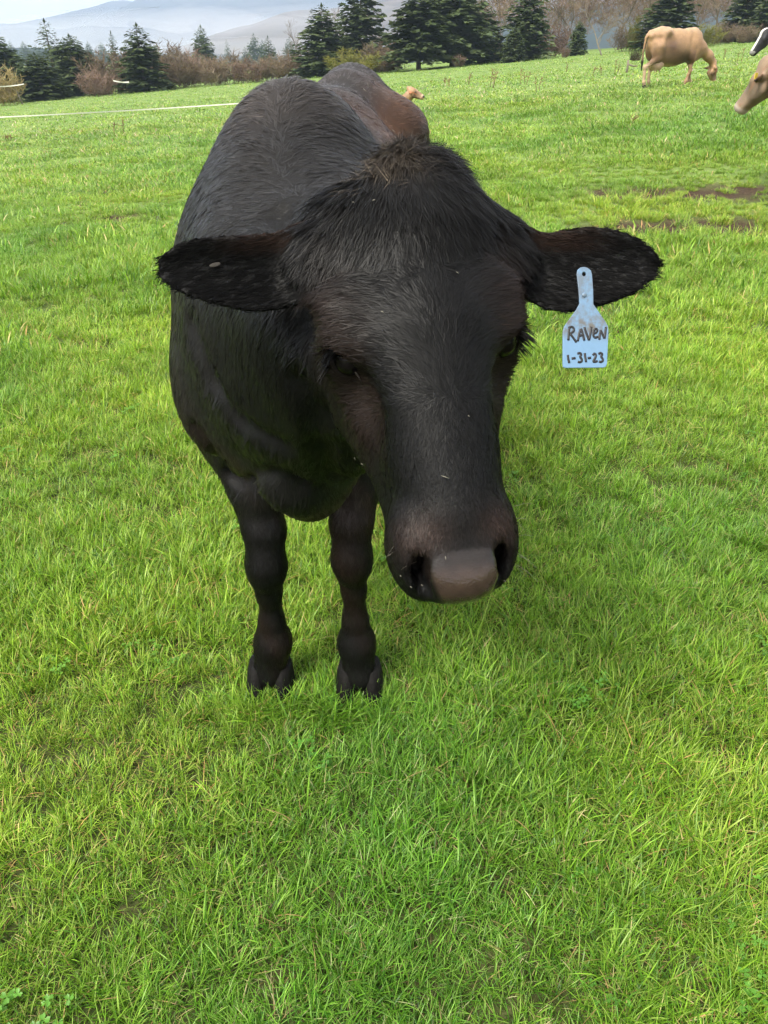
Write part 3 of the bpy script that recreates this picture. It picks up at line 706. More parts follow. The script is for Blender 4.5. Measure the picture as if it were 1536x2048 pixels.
p = N(t, 'ShaderNodeBsdfPrincipled', Roughness=0.42); t.links.new(c, p.inputs['Base Color']); t.links.new(p.outputs[0], out.inputs['Surface'])
M_ink = simple_mat('black_marker', (0.012, 0.012, 0.014), 0.5, 0.4, 0.2)
TD = 0.925; TS = TD / FPX                                  # tag plane: metres per photo pixel
tag_o = atd(1168, 548, TD); ta = 0.985 * X_ + 0.17 * F_; ta /= np.linalg.norm(ta); tu = U_ * 0.995 + 0.02 * X_; tu = tu - (tu @ ta) * ta; tu /= np.linalg.norm(tu); tn = np.cross(ta, tu)
if tn @ F_ > 0: tn = -tn
TM = Matrix(((ta[0], -tn[0], tu[0]), (ta[1], -tn[1], tu[1]), (ta[2], -tn[2], tu[2])))    # local x right, y back, z up
def T2(px, py): return ((px - 1168) * TS, (548 - py) * TS)
outl = [(1153, 548), (1155, 540), (1161, 535), (1168, 533.5), (1176, 535), (1183, 540), (1185.5, 548), (1188, 580), (1188.5, 607), (1200, 622), (1216, 643), (1220, 650), (1221, 660), (1218, 725), (1216, 731), (1211, 733.5), (1130, 737), (1124.5, 736), (1123.5, 730), (1123.5, 665), (1126, 655), (1136, 641), (1152, 620), (1159, 607), (1157, 580)]
n = len(outl); O2 = np.array([T2(*q) for q in outl]); hole = np.array([T2(1168.5 + 4.5 * math.cos(-a), 548 + 4.5 * math.sin(-a)) for a in np.linspace(0, 2 * math.pi, 10, endpoint=False)])
import bmesh
bm = bmesh.new()
vo_ = [bm.verts.new((x, 0, z)) for x, z in O2]; vh = [bm.verts.new((x, 0, z)) for x, z in hole]
ed = [bm.edges.new((vo_[i], vo_[(i + 1) % n])) for i in range(n)] + [bm.edges.new((vh[i], vh[(i + 1) % 10])) for i in range(10)]
bmesh.ops.triangle_fill(bm, use_beauty=True, edges=ed)
r_ = bmesh.ops.extrude_face_region(bm, geom=list(bm.faces)); bmesh.ops.translate(bm, verts=[v for v in r_['geom'] if isinstance(v, bmesh.types.BMVert)], vec=(0, 0.0022, 0))
bmesh.ops.recalc_face_normals(bm, faces=list(bm.faces))
me = bpy.data.meshes.new('ear_tag'); bm.to_mesh(me); bm.free(); me.materials.append(M_tag)
tag = link('ear_tag', me, black_cow, tuple(tag_o - BO)); tag.rotation_euler = TM.to_euler()
tag['label'] = 'pale blue plastic ear tag with handwritten black lettering'
bv = tag.modifiers.new('bevel', 'BEVEL'); bv.width = 0.0006; bv.segments = 2; bv.limit_method = 'ANGLE'
strokes = {  # photo-pixel polylines of the marker lettering
 'R': [[(1137, 655), (1136, 668), (1135, 682)], [(1136, 657), (1143, 654), (1147, 658), (1146, 664), (1138, 669)], [(1139, 669), (1146, 677), (1152, 685)]],
 'A': [[(1155, 683), (1158, 668), (1162, 656), (1166, 669), (1169, 681)], [(1156, 673), (1162, 671), (1167, 670)]],
 'V': [[(1169, 654), (1174, 668), (1179, 680)], [(1179, 680), (1182, 666), (1184, 653)]],
 'e': [[(1187, 667), (1195, 664), (1197, 658), (1192, 656), (1188, 662), (1188, 671), (1192, 675), (1198, 672)]],
 'N': [[(1201, 678), (1202, 666), (1204, 659)], [(1204, 659), (1208, 667), (1212, 675)], [(1212, 675), (1214, 663), (1215, 652)]],
 '1': [[(1134, 711), (1135, 719), (1137, 727)]], 'd1': [[(1142, 718), (1150, 717)]],
 '3': [[(1154, 708), (1160, 706), (1163, 709), (1159, 714), (1163, 717), (1164, 722), (1160, 725), (1155, 724)]],
 '1b': [[(1170, 706), (1171, 714), (1173, 724)]], 'd2': [[(1176, 716), (1183, 715)]],
 '2': [[(1187, 710), (1190, 706), (1194, 708), (1193, 714), (1187, 723), (1192, 723), (1197, 721)]],
 '3b': [[(1199, 707), (1204, 704), (1208, 707), (1204, 712), (1208, 715), (1209, 720), (1205, 723), (1200, 722)]]}
for key, ss in strokes.items():
    mb = MB()
    for pl in ss:
        q = np.array([T2(*p) for p in pl]); 
        tt = np.linspace(0, len(q) - 1, (len(q) - 1) * 4 + 1); qq = np.stack([np.interp(tt, np.arange(len(q)), q[:, i]) for i in (0, 1)], 1)
        if len(q) > 3:
            for _ in range(2): qq[1:-1] = 0.25 * qq[:-2] + 0.5 * qq[1:-1] + 0.25 * qq[2:]
        mb.tube(np.stack([qq[:, 0], np.full(len(qq), 0.0009), qq[:, 1]], 1), 0.0019, 8)
    link('lettering', mb.mesh('lettering', [M_ink]), tag)
sphere('stud', (T2(1168, 590)[0], -0.0008, T2(1168, 590)[1]), 0.0030, M_tag, tag, (1, 0.5, 1))
# old slit in the other ear
E = EARS[0]; sl = atd(431, 526, 0.93); s_, t_, n_ = E.st(sl[None]); ctr = E.base + E.es * s_[0] + E.et * t_[0] + E.en * (E.surf(s_, t_)[0] + 0.0125)
Me = np.stack([E.es * 0.97 - E.et * 0.2, E.et, E.en], 1)
sphere('ear_slit', ctr - BO, 0.0075, simple_mat('scar_skin', (0.040, 0.036, 0.032), 0.8, 0.15), black_cow, (1.0, 0.34, 0.06), Me)
# ================================================================== ground and grass
def bare(x, y):                          # worn, muddy places (0..1)
    b = np.zeros_like(np.asarray(x, float))
    for (px, py, Y, rx, ry, w) in BARE_SPOTS: 
        b = np.maximum(b, w * np.exp(-(((x - px) / rx) ** 2 + ((y - py) / ry) ** 2) * (0.7 + 0.9 * fbm(x * 9, y * 9, 21))))
    return b
def gpos(px, py):                        # where this view direction meets the ground
    r = ray(px, py); t = CAM_H / max(1e-3, -r[2]) if r[2] < 0 else 60
    for _ in range(30):
        p = np.array([0, 0, CAM_H]) + r * t; e = p[2] - float(ground_z(p[0], p[1])); t += e / max(0.08, -r[2] + 0.07)
        t = min(max(t, 0.3), 120)
    return np.array([0, 0, CAM_H]) + r * t
BARE_SPOTS = []
for (px, py, rx, ry, w) in [(1450, 388, 1.4, 0.40, 0.8), (1230, 385, 0.7, 0.28, 0.7), (1340, 455, 0.8, 0.30, 0.95), (1470, 455, 0.40, 0.35, 1.0), (1270, 450, 0.35, 0.25, 0.85), (240, 385, 0.5, 0.35, 0.9), (215, 440, 0.6, 0.28, 0.85),
                            (160, 695, 0.12, 0.18, 0.9), (95, 740, 0.10, 0.10, 0.6), (1130, 755, 0.05, 0.06, 0.8), (1340, 1435, 0.05, 0.04, 0.95), (1385, 1440, 0.05, 0.03, 0.8), (1475, 1500, 0.04, 0.03, 0.7), (565, 1880, 0.04, 0.03, 0.6), (285, 1880, 0.03, 0.025, 0.7), (660, 1580, 0.025, 0.02, 0.8),
                            (1120, 1830, 0.03, 0.02, 0.5), (1040, 1940, 0.04, 0.03, 0.4), (300, 1225, 0.03, 0.03, 0.6), (690, 1640, 0.03, 0.03, 0.6), (1390, 1680, 0.03, 0.03, 0.5), (640, 1195, 0.05, 0.05, 0.6)]:
    g = gpos(px, py); BARE_SPOTS.append((g[0], g[1], 0, rx, ry, w))
# ground sheet: polar fan, fine near the camera
rad = np.concatenate([np.arange(0.0, 4, 0.10), np.geomspace(4, 130, 110), np.geomspace(140, 9000, 26)])
ang = np.linspace(-math.pi, math.pi, 289)
RR, AA = np.meshgrid(rad, ang, indexing='ij'); GX, GY = RR * np.sin(AA), RR * np.cos(AA)
GZ = ground_z(GX, GY); far = sstep(110, 400, RR); GZ = GZ * (1 - far) + far * (-3.0)
nr, na = RR.shape
idx = np.arange(nr * na).reshape(nr, na)
GF = np.stack([idx[:-1, :-1], idx[1:, :-1], idx[1:, 1:], idx[:-1, 1:]], -1).reshape(-1, 4)[:, ::-1]
bare_v = bare(GX.ravel(), GY.ravel())
M_ground, t, out = material('pasture_soil')
co = N(t, 'ShaderNodeTexCoord'); at_ = N(t, 'ShaderNodeAttribute', _attribute_name='bare')
n1 = N(t, 'ShaderNodeTexNoise', Scale=1.1, Detail=8.0, Roughness=0.65); n2 = N(t, 'ShaderNodeTexNoise', Scale=45.0, Detail=5.0); n3 = N(t, 'ShaderNodeTexNoise', Scale=0.12, Detail=4.0)
for q in (n1, n2, n3): t.links.new(co.outputs['Object'], q.inputs['Vector'])
gc = ramp(t, [(0.3, (0.095, 0.160, 0.036)), (0.5, (0.145, 0.215, 0.055)), (0.7, (0.19, 0.25, 0.08))]); t.links.new(n1.outputs['Fac'], gc.inputs[0])
sc = ramp(t, [(0.3, (0.022, 0.015, 0.010)), (0.6, (0.065, 0.043, 0.027)), (0.8, (0.13, 0.095, 0.055))]); t.links.new(n2.outputs['Fac'], sc.inputs[0])
# near the camera the soil shows between the blades, further off the sward closes
ln_ = N(t, 'ShaderNodeVectorMath', _operation='LENGTH'); t.links.new(co.outputs['Object'], ln_.inputs[0])
mr = N(t, 'ShaderNodeMapRange'); mr.inputs['From Min'].default_value = 3.0; mr.inputs['From Max'].default_value = 12.0; t.links.new(ln_.outputs['Value'], mr.inputs['Value'])
near_c = mixc(t, 0.4, sc.outputs[0], (0.05, 0.10, 0.016))
c = mixc(t, mr.outputs[0], near_c, gc.outputs[0]); c = mixc(t, at_.outputs['Fac'], c, sc.outputs[0])
p = N(t, 'ShaderNodeBsdfPrincipled', Roughness=0.9); p.inputs['Specular IOR Level'].default_value = 0.1
b = N(t, 'ShaderNodeBump', Strength=0.8, Distance=0.02); t.links.new(n2.outputs['Fac'], b.inputs['Height']); t.links.new(b.outputs[0], p.inputs['Normal'])
t.links.new(c, p.inputs['Base Color']); t.links.new(p.outputs[0], out.inputs['Surface'])
bare_v = sstep(0.10, 0.42, bare_v) * np.where(GY.ravel() < 2.6, 0.8, 1.0)
ground = link('ground', mesh_np('ground', np.stack([GX.ravel(), GY.ravel(), GZ.ravel()], 1), GF, True, [M_ground], {'bare': ('FLOAT', bare_v)}))
ground['kind'] = 'structure'

def blade_mat(name, gloss=0.12):
    m, t, out = material(name)
    a = N(t, 'ShaderNodeAttribute', _attribute_name='tint'); h = N(t, 'ShaderNodeAttribute', _attribute_name='hue', _attribute_type='INSTANCER')
    c = mixc(t, 1.0, a.outputs['Color'], h.outputs['Color'], 'MULTIPLY')
    d = N(t, 'ShaderNodeBsdfPrincipled', Roughness=0.42); d.inputs['Specular IOR Level'].default_value = 0.35; t.links.new(c, d.inputs['Base Color'])
    tr = N(t, 'ShaderNodeBsdfTranslucent'); c2 = mixc(t, 1.0, c, (1.15, 1.15, 0.75), 'MULTIPLY'); t.links.new(c2, tr.inputs['Color'])
    mx = N(t, 'ShaderNodeMixShader'); mx.inputs[0].default_value = 0.36; t.links.new(d.outputs[0], mx.inputs[1]); t.links.new(tr.outputs[0], mx.inputs[2])
    t.links.new(mx.outputs[0], out.inputs['Surface'])
    return m
M_blade = blade_mat('grass_blade')
GREEN = [np.array([0.165, 0.335, 0.022]), np.array([0.225, 0.400, 0.036]), np.array([0.085, 0.215, 0.018]), np.array([0.290, 0.425, 0.075])]
STRAW = [np.array([0.50, 0.40, 0.15]), np.array([0.38, 0.24, 0.10]), np.array([0.55, 0.47, 0.22])]
def tuft(seed, nb, radius, Lr, Wr, lean, dry=0.05, rows=5):
    r = np.random.default_rng(seed); V = []; F = []; C = []
    for i in range(nb):
        a = r.uniform(0, 2 * math.pi); q = radius * math.sqrt(r.random()); x, y = q * math.cos(a), q * math.sin(a)
        Ln = r.uniform(*Lr); W = r.uniform(*Wr); th = a + r.normal(0, 1.2); le = abs(r.normal(lean, 0.30)) 
        isdry = r.random() < dry; col = STRAW[r.integers(3)] if isdry else GREEN[r.integers(4)]
        col = col * math.exp(r.normal(0, 0.18)); bend = r.uniform(0.2, 1.3); 
        if isdry: le += 0.4; W *= 0.8
        hx, hy = math.cos(th), math.sin(th); sx, sy = -hy, hx; tw = r.normal(0, 0.5)
        px, py, pz = x, y, -0.006; el = math.pi / 2 - le * 0.6; n0 = len(V)
        for k in range(rows):
            u = k / (rows - 1); w = W * (1 - u ** 2.2) * (0.75 + 0.5 * u * (1 - u) * 2) + 0.0002
            ca = math.cos(tw * u); dz = math.sin(tw * u)
            V += [(px - sx * w / 2 * ca, py - sy * w / 2 * ca, pz - w / 2 * dz), (px + sx * w / 2 * ca, py + sy * w / 2 * ca, pz + w / 2 * dz)]
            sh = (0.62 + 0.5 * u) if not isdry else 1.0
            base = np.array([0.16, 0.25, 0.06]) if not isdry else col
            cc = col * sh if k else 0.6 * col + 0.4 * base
            C += [(*cc, 1), (*cc, 1)]
            st = Ln / (rows - 1); px += hx * math.cos(el) * st; py += hy * math.cos(el) * st; pz += math.sin(el) * st
            el = max(el - bend / (rows - 1), -0.6); 
            if pz < 0.004: pz = 0.004
        F += [(n0 + 2 * k, n0 + 2 * k + 1, n0 + 2 * k + 3, n0 + 2 * k + 2) for k in range(rows - 1)]
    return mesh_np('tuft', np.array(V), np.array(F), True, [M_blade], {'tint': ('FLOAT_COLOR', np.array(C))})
def clover(seed):
    r = np.random.default_rng(seed); V = []; F = []; C = []
    for i in range(7):
        a = r.uniform(0, 6.28); q = 0.05 * math.sqrt(r.random()); cx, cy_, h = q * math.cos(a), q * math.sin(a), r.uniform(0.018, 0.05)
        col = np.array([0.10, 0.26, 0.03]) * math.exp(r.normal(0, 0.15)); s = r.uniform(0.007, 0.011)
        n0 = len(V); V += [(cx - .0008, cy_, 0), (cx + .0008, cy_, 0), (cx + .0006, cy_ + .002, h), (cx - .0006, cy_ + .002, h)]; C += [(*(col * .7), 1)] * 4; F.append((n0, n0 + 1, n0 + 2, n0 + 3))
        a0 = r.uniform(0, 6.28)
        for k in range(3):
            b = a0 + k * 2.094; c, s_ = math.cos(b), math.sin(b); n0 = len(V); tl = r.normal(0, 0.25)
            for (u, v) in [(0, 0), (0.6, -0.55), (1.25, -0.5), (1.15, 0), (1.25, 0.5), (0.6, 0.55)]:
                V.append((cx + s * (u * c - v * s_), cy_ + s * (u * s_ + v * c), h + s * (abs(v) * 0.35 + tl * u))); C.append((*col, 1))
            F += [(n0, n0 + 1, n0 + 2, n0 + 3), (n0, n0 + 3, n0 + 4, n0 + 5)]
    return mesh_np('clover', np.array(V), np.array(F), False, [M_blade], {'tint': ('FLOAT_COLOR', np.array(C))})
def source(name, me): return bpy.data.objects.new(name, me)            # never linked: only feeds the scatter
KINDS = [
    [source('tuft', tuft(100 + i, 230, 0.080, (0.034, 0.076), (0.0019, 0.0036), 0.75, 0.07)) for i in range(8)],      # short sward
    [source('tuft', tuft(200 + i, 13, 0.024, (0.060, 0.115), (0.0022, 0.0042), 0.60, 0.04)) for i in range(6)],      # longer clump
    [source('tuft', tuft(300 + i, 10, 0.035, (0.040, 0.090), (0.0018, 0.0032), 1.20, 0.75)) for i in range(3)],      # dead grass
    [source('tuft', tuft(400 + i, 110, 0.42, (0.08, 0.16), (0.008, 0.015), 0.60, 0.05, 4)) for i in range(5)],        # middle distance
    [source('tuft', tuft(500 + i, 16, 0.45, (0.10, 0.24), (0.025, 0.045), 0.55, 0.03, 3)) for i in range(3)],        # far
    [source('clover', clover(600 + i)) for i in range(3)]]
def scatter(name, P, kind, rot, scl, hue, kinds, label, cat):
    me = mesh_np(name, P, np.zeros((0, 3), np.int32), False, [], {'kindi': ('INT', kind), 'rot': ('FLOAT_VECTOR', rot), 'scl': ('FLOAT_VECTOR', scl), 'hue': ('FLOAT_COLOR', hue)})
    o = link(name, me)
    ng = bpy.data.node_groups.new(name + '_scatter', 'GeometryNodeTree')
    ng.interface.new_socket('Geometry', in_out='INPUT', socket_type='NodeSocketGeometry'); ng.interface.new_socket('Geometry', in_out='OUTPUT', socket_type='NodeSocketGeometry')
    gi = ng.nodes.new('NodeGroupInput'); go = ng.nodes.new('NodeGroupOutput'); jn = ng.nodes.new('GeometryNodeJoinGeometry')
    def na(nm, typ): q = ng.nodes.new('GeometryNodeInputNamedAttribute'); q.data_type = typ; q.inputs['Name'].default_value = nm; return q.outputs['Attribute']
    kd, ro, sc = na('kindi', 'INT'), na('rot', 'FLOAT_VECTOR'), na('scl', 'FLOAT_VECTOR')
    mp = ng.nodes.new('GeometryNodeMeshToPoints'); ng.links.new(gi.outputs[0], mp.inputs[0])
    for k, srcs in enumerate(kinds):
        if not (kind == k).any(): continue
        cmp_ = ng.nodes.new('FunctionNodeCompare'); cmp_.data_type = 'INT'; cmp_.operation = 'EQUAL'
        ng.links.new(kd, cmp_.inputs[2]); cmp_.inputs[3].default_value = k
        iop = ng.nodes.new('GeometryNodeInstanceOnPoints'); j2 = ng.nodes.new('GeometryNodeJoinGeometry')
        for s in srcs:
            oi = ng.nodes.new('GeometryNodeObjectInfo'); oi.inputs['Object'].default_value = s; oi.transform_space = 'ORIGINAL'
            gti = ng.nodes.new('GeometryNodeGeometryToInstance'); ng.links.new(oi.outputs['Geometry'], gti.inputs[0]); ng.links.new(gti.outputs[0], j2.inputs[0])
        ng.links.new(mp.outputs[0], iop.inputs['Points']); ng.links.new(cmp_.outputs[0], iop.inputs['Selection']); ng.links.new(j2.outputs[0], iop.inputs['Instance'])
        iop.inputs['Pick Instance'].default_value = True
        ng.links.new(ro, iop.inputs['Rotation']); ng.links.new(sc, iop.inputs['Scale']); ng.links.new(iop.outputs[0], jn.inputs[0])
    ng.links.new(jn.outputs[0], go.inputs[0])
    md = o.modifiers.new('scatter', 'NODES'); md.node_group = ng
    return props(o, label, cat, kind='stuff')
# --- where the blades grow
def rings():
    r = np.random.default_rng(42); Ps = []; Ks = []
    def zone(y0, y1, dens, pick, wide=0.70, pad=0.45, grid=False):
        A = 0.5 * ((wide * y0 + pad) + (wide * y1 + pad)) * 2 * (y1 - y0); n = int(A * dens)
        if grid:
            h = dens ** -0.5; gx, gy = np.meshgrid(np.arange(-(wide * y1 + pad), wide * y1 + pad, h), np.arange(y0, y1, h)); x = (gx + r.uniform(-0.45, 0.45, gx.shape) * h).ravel(); y = (gy + r.uniform(-0.45, 0.45, gx.shape) * h).ravel()
            k = np.abs(x) < wide * y + pad; x, y = x[k], y[k]
        else:
            y = r.uniform(y0, y1, n * 2); x = r.uniform(-1, 1, n * 2) * (wide * y1 + pad); k = np.abs(x) < wide * y + pad; x, y = x[k][:n], y[k][:n]
        Ps.append(np.stack([x, y], 1)); Ks.append(pick(x, y, r.random(len(x)), r))
    def near(x, y, u, r):
        lng = fbm(x * 2.2, y * 2.2, 31); cl = fbm(x * 5, y * 5, 51)
        k = np.where(u < 0.40 + 0.9 * sstep(0.45, 0.70, lng), 1, 6); k = np.where(r.random(len(x)) < 0.10 + 0.22 * sstep(0.45, 0.75, fbm(x * 4, y * 4, 77)), 2, k)
        return np.where((r.random(len(x)) < 0.16 * sstep(0.58, 0.74, cl)), 5, k)
    zone(0.25, 2.2, 420, near); zone(2.2, 4.2, 300, near); zone(4.2, 7.0, 110, near); zone(7.0, 10.5, 50, near)
    sw = lambda x, y, u, r: np.zeros(len(x), int)
    zone(0.25, 2.2, 175, sw, grid=True); zone(2.2, 4.2, 120, sw, grid=True); zone(4.2, 10.8, 50, sw, grid=True)
    zone(3.8, 7.0, 4, lambda x, y, u, r: np.full(len(x), 3)); zone(7.0, 10.0, 5, lambda x, y, u, r: np.full(len(x), 3)); zone(10.0, 15, 22, lambda x, y, u, r: np.full(len(x), 3)); zone(10.0, 13, 14, lambda x, y, u, r: np.full(len(x), 2)); zone(15, 26, 9, lambda x, y, u, r: np.full(len(x), 3))
    zone(20, 45, 5.0, lambda x, y, u, r: np.full(len(x), 4), 0.62, 2); zone(45, 84, 1.5, lambda x, y, u, r: np.full(len(x), 4), 0.6, 4)
    for fx, fy in ((-0.30, 1.37), (-0.064, 1.36)):
        m = 75; Ps.append(np.stack([fx + r.normal(0, 0.065, m), fy + r.normal(-0.01, 0.025, m)], 1)); Ks.append(np.ones(m, int))
    P = np.concatenate(Ps); K = np.concatenate(Ks); P = P[K < 6]; K = K[K < 6]; x, y = P[:, 0], P[:, 1]
    bv = bare(x, y); keep = r.random(len(x)) > bv * np.where(y < 2.6, 0.5, 0.95)
    turn = (bv > 0.25) & (r.random(len(x)) < 0.6) & (K == 1); K = np.where(turn, 2, K)
    P, K, x, y, bv = P[keep], K[keep], x[keep], y[keep], bv[keep]; n = len(x)
    z = ground_z(x, y); d = np.hypot(x, y)
    rot = np.stack([r.normal(0, 0.10, n), r.normal(0, 0.10, n), r.uniform(0, 6.283, n)], 1)
    hgt = 0.50 + 0.80 * fbm(x * 1.6 + 3, y * 1.6, 61)
    s = r.uniform(0.75, 1.2, n) * hgt * np.interp(d, [1, 4, 7, 10, 25], [1.0, 1.1, 1.35, 0.9, 1.0]); s = np.where(K == 4, r.uniform(0.7, 1.3, n), s); s = np.where(K == 3, s * 0.85, s); s = np.where(K == 5, r.uniform(0.6, 1.0, n), s)
    zs_ = np.where(K == 4, 0.32 * s, np.where(K == 3, 0.68 * s, s))
    scl = np.stack([s * np.where(K == 3, np.interp(d, [4, 20], [0.7, 1.5]), 1), s * np.where(K == 3, np.interp(d, [4, 20], [0.7, 1.5]), 1), zs_], 1)
    w1 = fbm(x * 0.9, y * 0.9, 81)[:, None]; w2 = fbm(x * 0.22 + 9, y * 0.22, 91)[:, None]; w3 = r.random((n, 1))
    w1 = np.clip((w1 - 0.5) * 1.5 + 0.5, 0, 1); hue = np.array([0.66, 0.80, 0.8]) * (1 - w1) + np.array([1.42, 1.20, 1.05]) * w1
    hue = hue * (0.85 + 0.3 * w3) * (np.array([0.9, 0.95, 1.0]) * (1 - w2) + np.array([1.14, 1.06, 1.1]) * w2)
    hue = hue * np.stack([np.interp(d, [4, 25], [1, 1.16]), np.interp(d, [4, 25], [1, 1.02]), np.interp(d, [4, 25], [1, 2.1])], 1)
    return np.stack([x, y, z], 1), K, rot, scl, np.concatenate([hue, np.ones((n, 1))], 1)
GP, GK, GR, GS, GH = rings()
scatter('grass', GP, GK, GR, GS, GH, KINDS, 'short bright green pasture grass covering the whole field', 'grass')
# ================================================================== the other cattle (local frame: head towards -y, feet on z = 0)
M_coat2 = coat_mat('cattle_coat', 0.6, 0.3, fine=120, bump=0.15)
M_udder = simple_mat('udder_skin', (0.50, 0.33, 0.25), 0.55, 0.3, 0.15, 12)
def cattle(name, label, loc, heading, style, neck, head_o, face_dir, roll_h=0.0, scale=1.0, lying=False, w=0.86, stride=(0, 0, 0, 0), group='cattle grazing behind the black cow', vox=0.014, split=None, target=None):
    """heading: angle of travel in the ground plane (0 = +x). face_dir: (pitch below horizontal, turn) of the muzzle"""
    S = SDF(); xs0 = lambda y: 0.0
    dz = -0.50 if lying else 0.0
    T = SDF(); torso_sdf(T, xs0, w)
    for sub, f, k in T.ops: S.ops.append((sub, (lambda p, f=f: f(p - np.array([0, 0, dz]))), k))
    if not lying:
        for sx in (-1, 1):
            S.ell((sx * 0.185 * w, 2.50, 1.305), (0.045, 0.075, 0.045), 0.05); S.ell((sx * 0.105 * w, 2.96, 1.215), (0.042, 0.05, 0.045), 0.05)
            S.ell((sx * 0.36 * w, 2.40, 1.13), (0.11, 0.16, 0.11), 0.10, None, True); S.ell((sx * 0.30 * w, 2.78, 1.16), (0.09, 0.13, 0.07), 0.08, None, True)
            S.ell((sx * 0.34 * w, 1.72, 1.10), (0.09, 0.09, 0.20), 0.10, None, True)
    S.chain([(x, y, z + dz, r) for x, y, z, r in neck], 0.10)
    pt, tn = face_dir
    b_ = np.array([math.sin(tn) * math.cos(pt), -math.cos(tn) * math.cos(pt), -math.sin(pt)]); a_ = np.array([math.cos(tn), math.sin(tn), 0.0]); c_ = np.cross(a_, b_)
    if c_[2] < 0: c_ = -c_
    c_ = np.cross(a_, b_); c_ = c_ if c_ @ np.array([math.sin(tn), -math.cos(tn), 0.6]) > 0 else -c_
    H = Frame(np.array(head_o) + (0, 0, dz), a_, b_, c_)
    head_sdf(S, H, 0.98, fine=False)
    ears = []
    for sx in (-1, 1):
        base = H(sx * 0.085, -0.125, -0.115); tip = H(sx * 0.275, -0.105, -0.145)
        E = Ear(base, tip, -b_, c_, 0.010, wu=[0.02, 0.034, 0.036, 0.032, 0.02, 0.004], wd=[0.025, 0.044, 0.052, 0.046, 0.028, 0.004], cup=0.02)
        S.fn(E, 0.03); ears.append(E); S.cone(H(sx * 0.06, -0.12, -0.10), base, 0.035, 0.025, 0.04)
    feet = []
    if not lying:
        for sx, st in zip((-1, 1), stride[:2]):
            h = np.array([sx * 0.125 * w, 1.50 + st, 0.0]); feet.append(h)
            foreleg_sdf(S, (sx * 0.15 * w, 1.58, 0.70), (sx * 0.130 * w, 1.52 + st * 0.55, 0.42), (h[0], h[1] + 0.03, 0.165), h)
        for sx, st in zip((-1, 1), stride[2:]):
            h = np.array([sx * 0.15 * w, 2.86 + st, 0.0]); feet.append(h); xx = sx * 0.165 * w
            hindleg_sdf(S, (xx, 2.68, 0.95), (xx, 2.62 + st * 0.4, 0.72), (h[0], h[1] + 0.06, 0.50), (h[0], h[1] + 0.03, 0.155), h)
        S.chain([(0, 2.97, 1.28, 0.045), (0, 3.06, 1.16, 0.030), (0, 3.08, 0.85, 0.020), (0, 3.06, 0.62, 0.030), (0, 3.05, 0.42, 0.018)], 0.03)
    else:
        for sx in (-1, 1):
            S.chain([(sx * 0.16, 1.55, 0.25, 0.085), (sx * 0.20, 1.20, 0.10, 0.055), (sx * 0.17, 1.50, 0.06, 0.04)], 0.05)
            S.chain([(sx * 0.24, 2.70, 0.30, 0.14), (sx * 0.34, 2.35, 0.14, 0.09), (sx * 0.34, 2.75, 0.07, 0.05), (sx * 0.30, 2.45, 0.06, 0.04)], 0.05)
    mn = np.minimum(np.array([-0.5, 0.7, 0.02]), np.minimum(H.o - 0.42, 9)); mx_ = np.maximum(np.array([0.5, 3.15, 1.46]), H.o + 0.35)
    V, F = surface_nets(S, np.arange(mn[0], mx_[0], vox), np.arange(mn[1], mx_[1], vox), np.arange(max(0.02, mn[2]), mx_[2] + 0.02, vox), 4)
    n = vert_normals(V, F); l = H.local(V); col = style(V, n, l, ears, split)
    off = np.array([0, 2.15, 0.0]); V = (V - off) * scale
    if target is not None:
        rz = heading + math.pi / 2; q = (H.o - off) * scale; loc = (target[0] - (q[0] * math.cos(rz) - q[1] * math.sin(rz)), target[1] - (q[0] * math.sin(rz) + q[1] * math.cos(rz)), target[2] - q[2])
    root = empty(name, loc, label, 'cow', group, heading + math.pi / 2)
    link('body', mesh_np('body', V, F, True, [M_coat2], {'coat': ('FLOAT_COLOR', np.concatenate([col, np.ones((len(V), 1))], 1))}), root)
    if feet: hooves(root, [(f - off) * scale for f in feet], M_hoof, (0, 0, 0), scale)
    for sx in (-1, 1): sphere('eye', (H(sx * 0.094, -0.020, -0.056) - off) * scale, 0.022 * scale, M_eye, root, seg=12)
    if not lying and style is jersey:
        mb = SDF(); mb.ell((0, 2.62, 0.55), (0.16, 0.20, 0.14), 0.05); mb.ell((0, 2.45, 0.62), (0.13, 0.18, 0.09), 0.08)
        for sx in (-1, 1):
            for y in (2.53, 2.68): mb.cone((sx * 0.07, y, 0.45), (sx * 0.075, y, 0.37), 0.022, 0.014, 0.03)
        Vu, Fu = surface_nets(mb, np.arange(-0.2, 0.2, 0.016), np.arange(2.2, 2.9, 0.016), np.arange(0.32, 0.75, 0.016), 4)
        link('udder', mesh_np('udder', (Vu - off) * scale, Fu, True, [M_udder]), root)
    return root, H, off
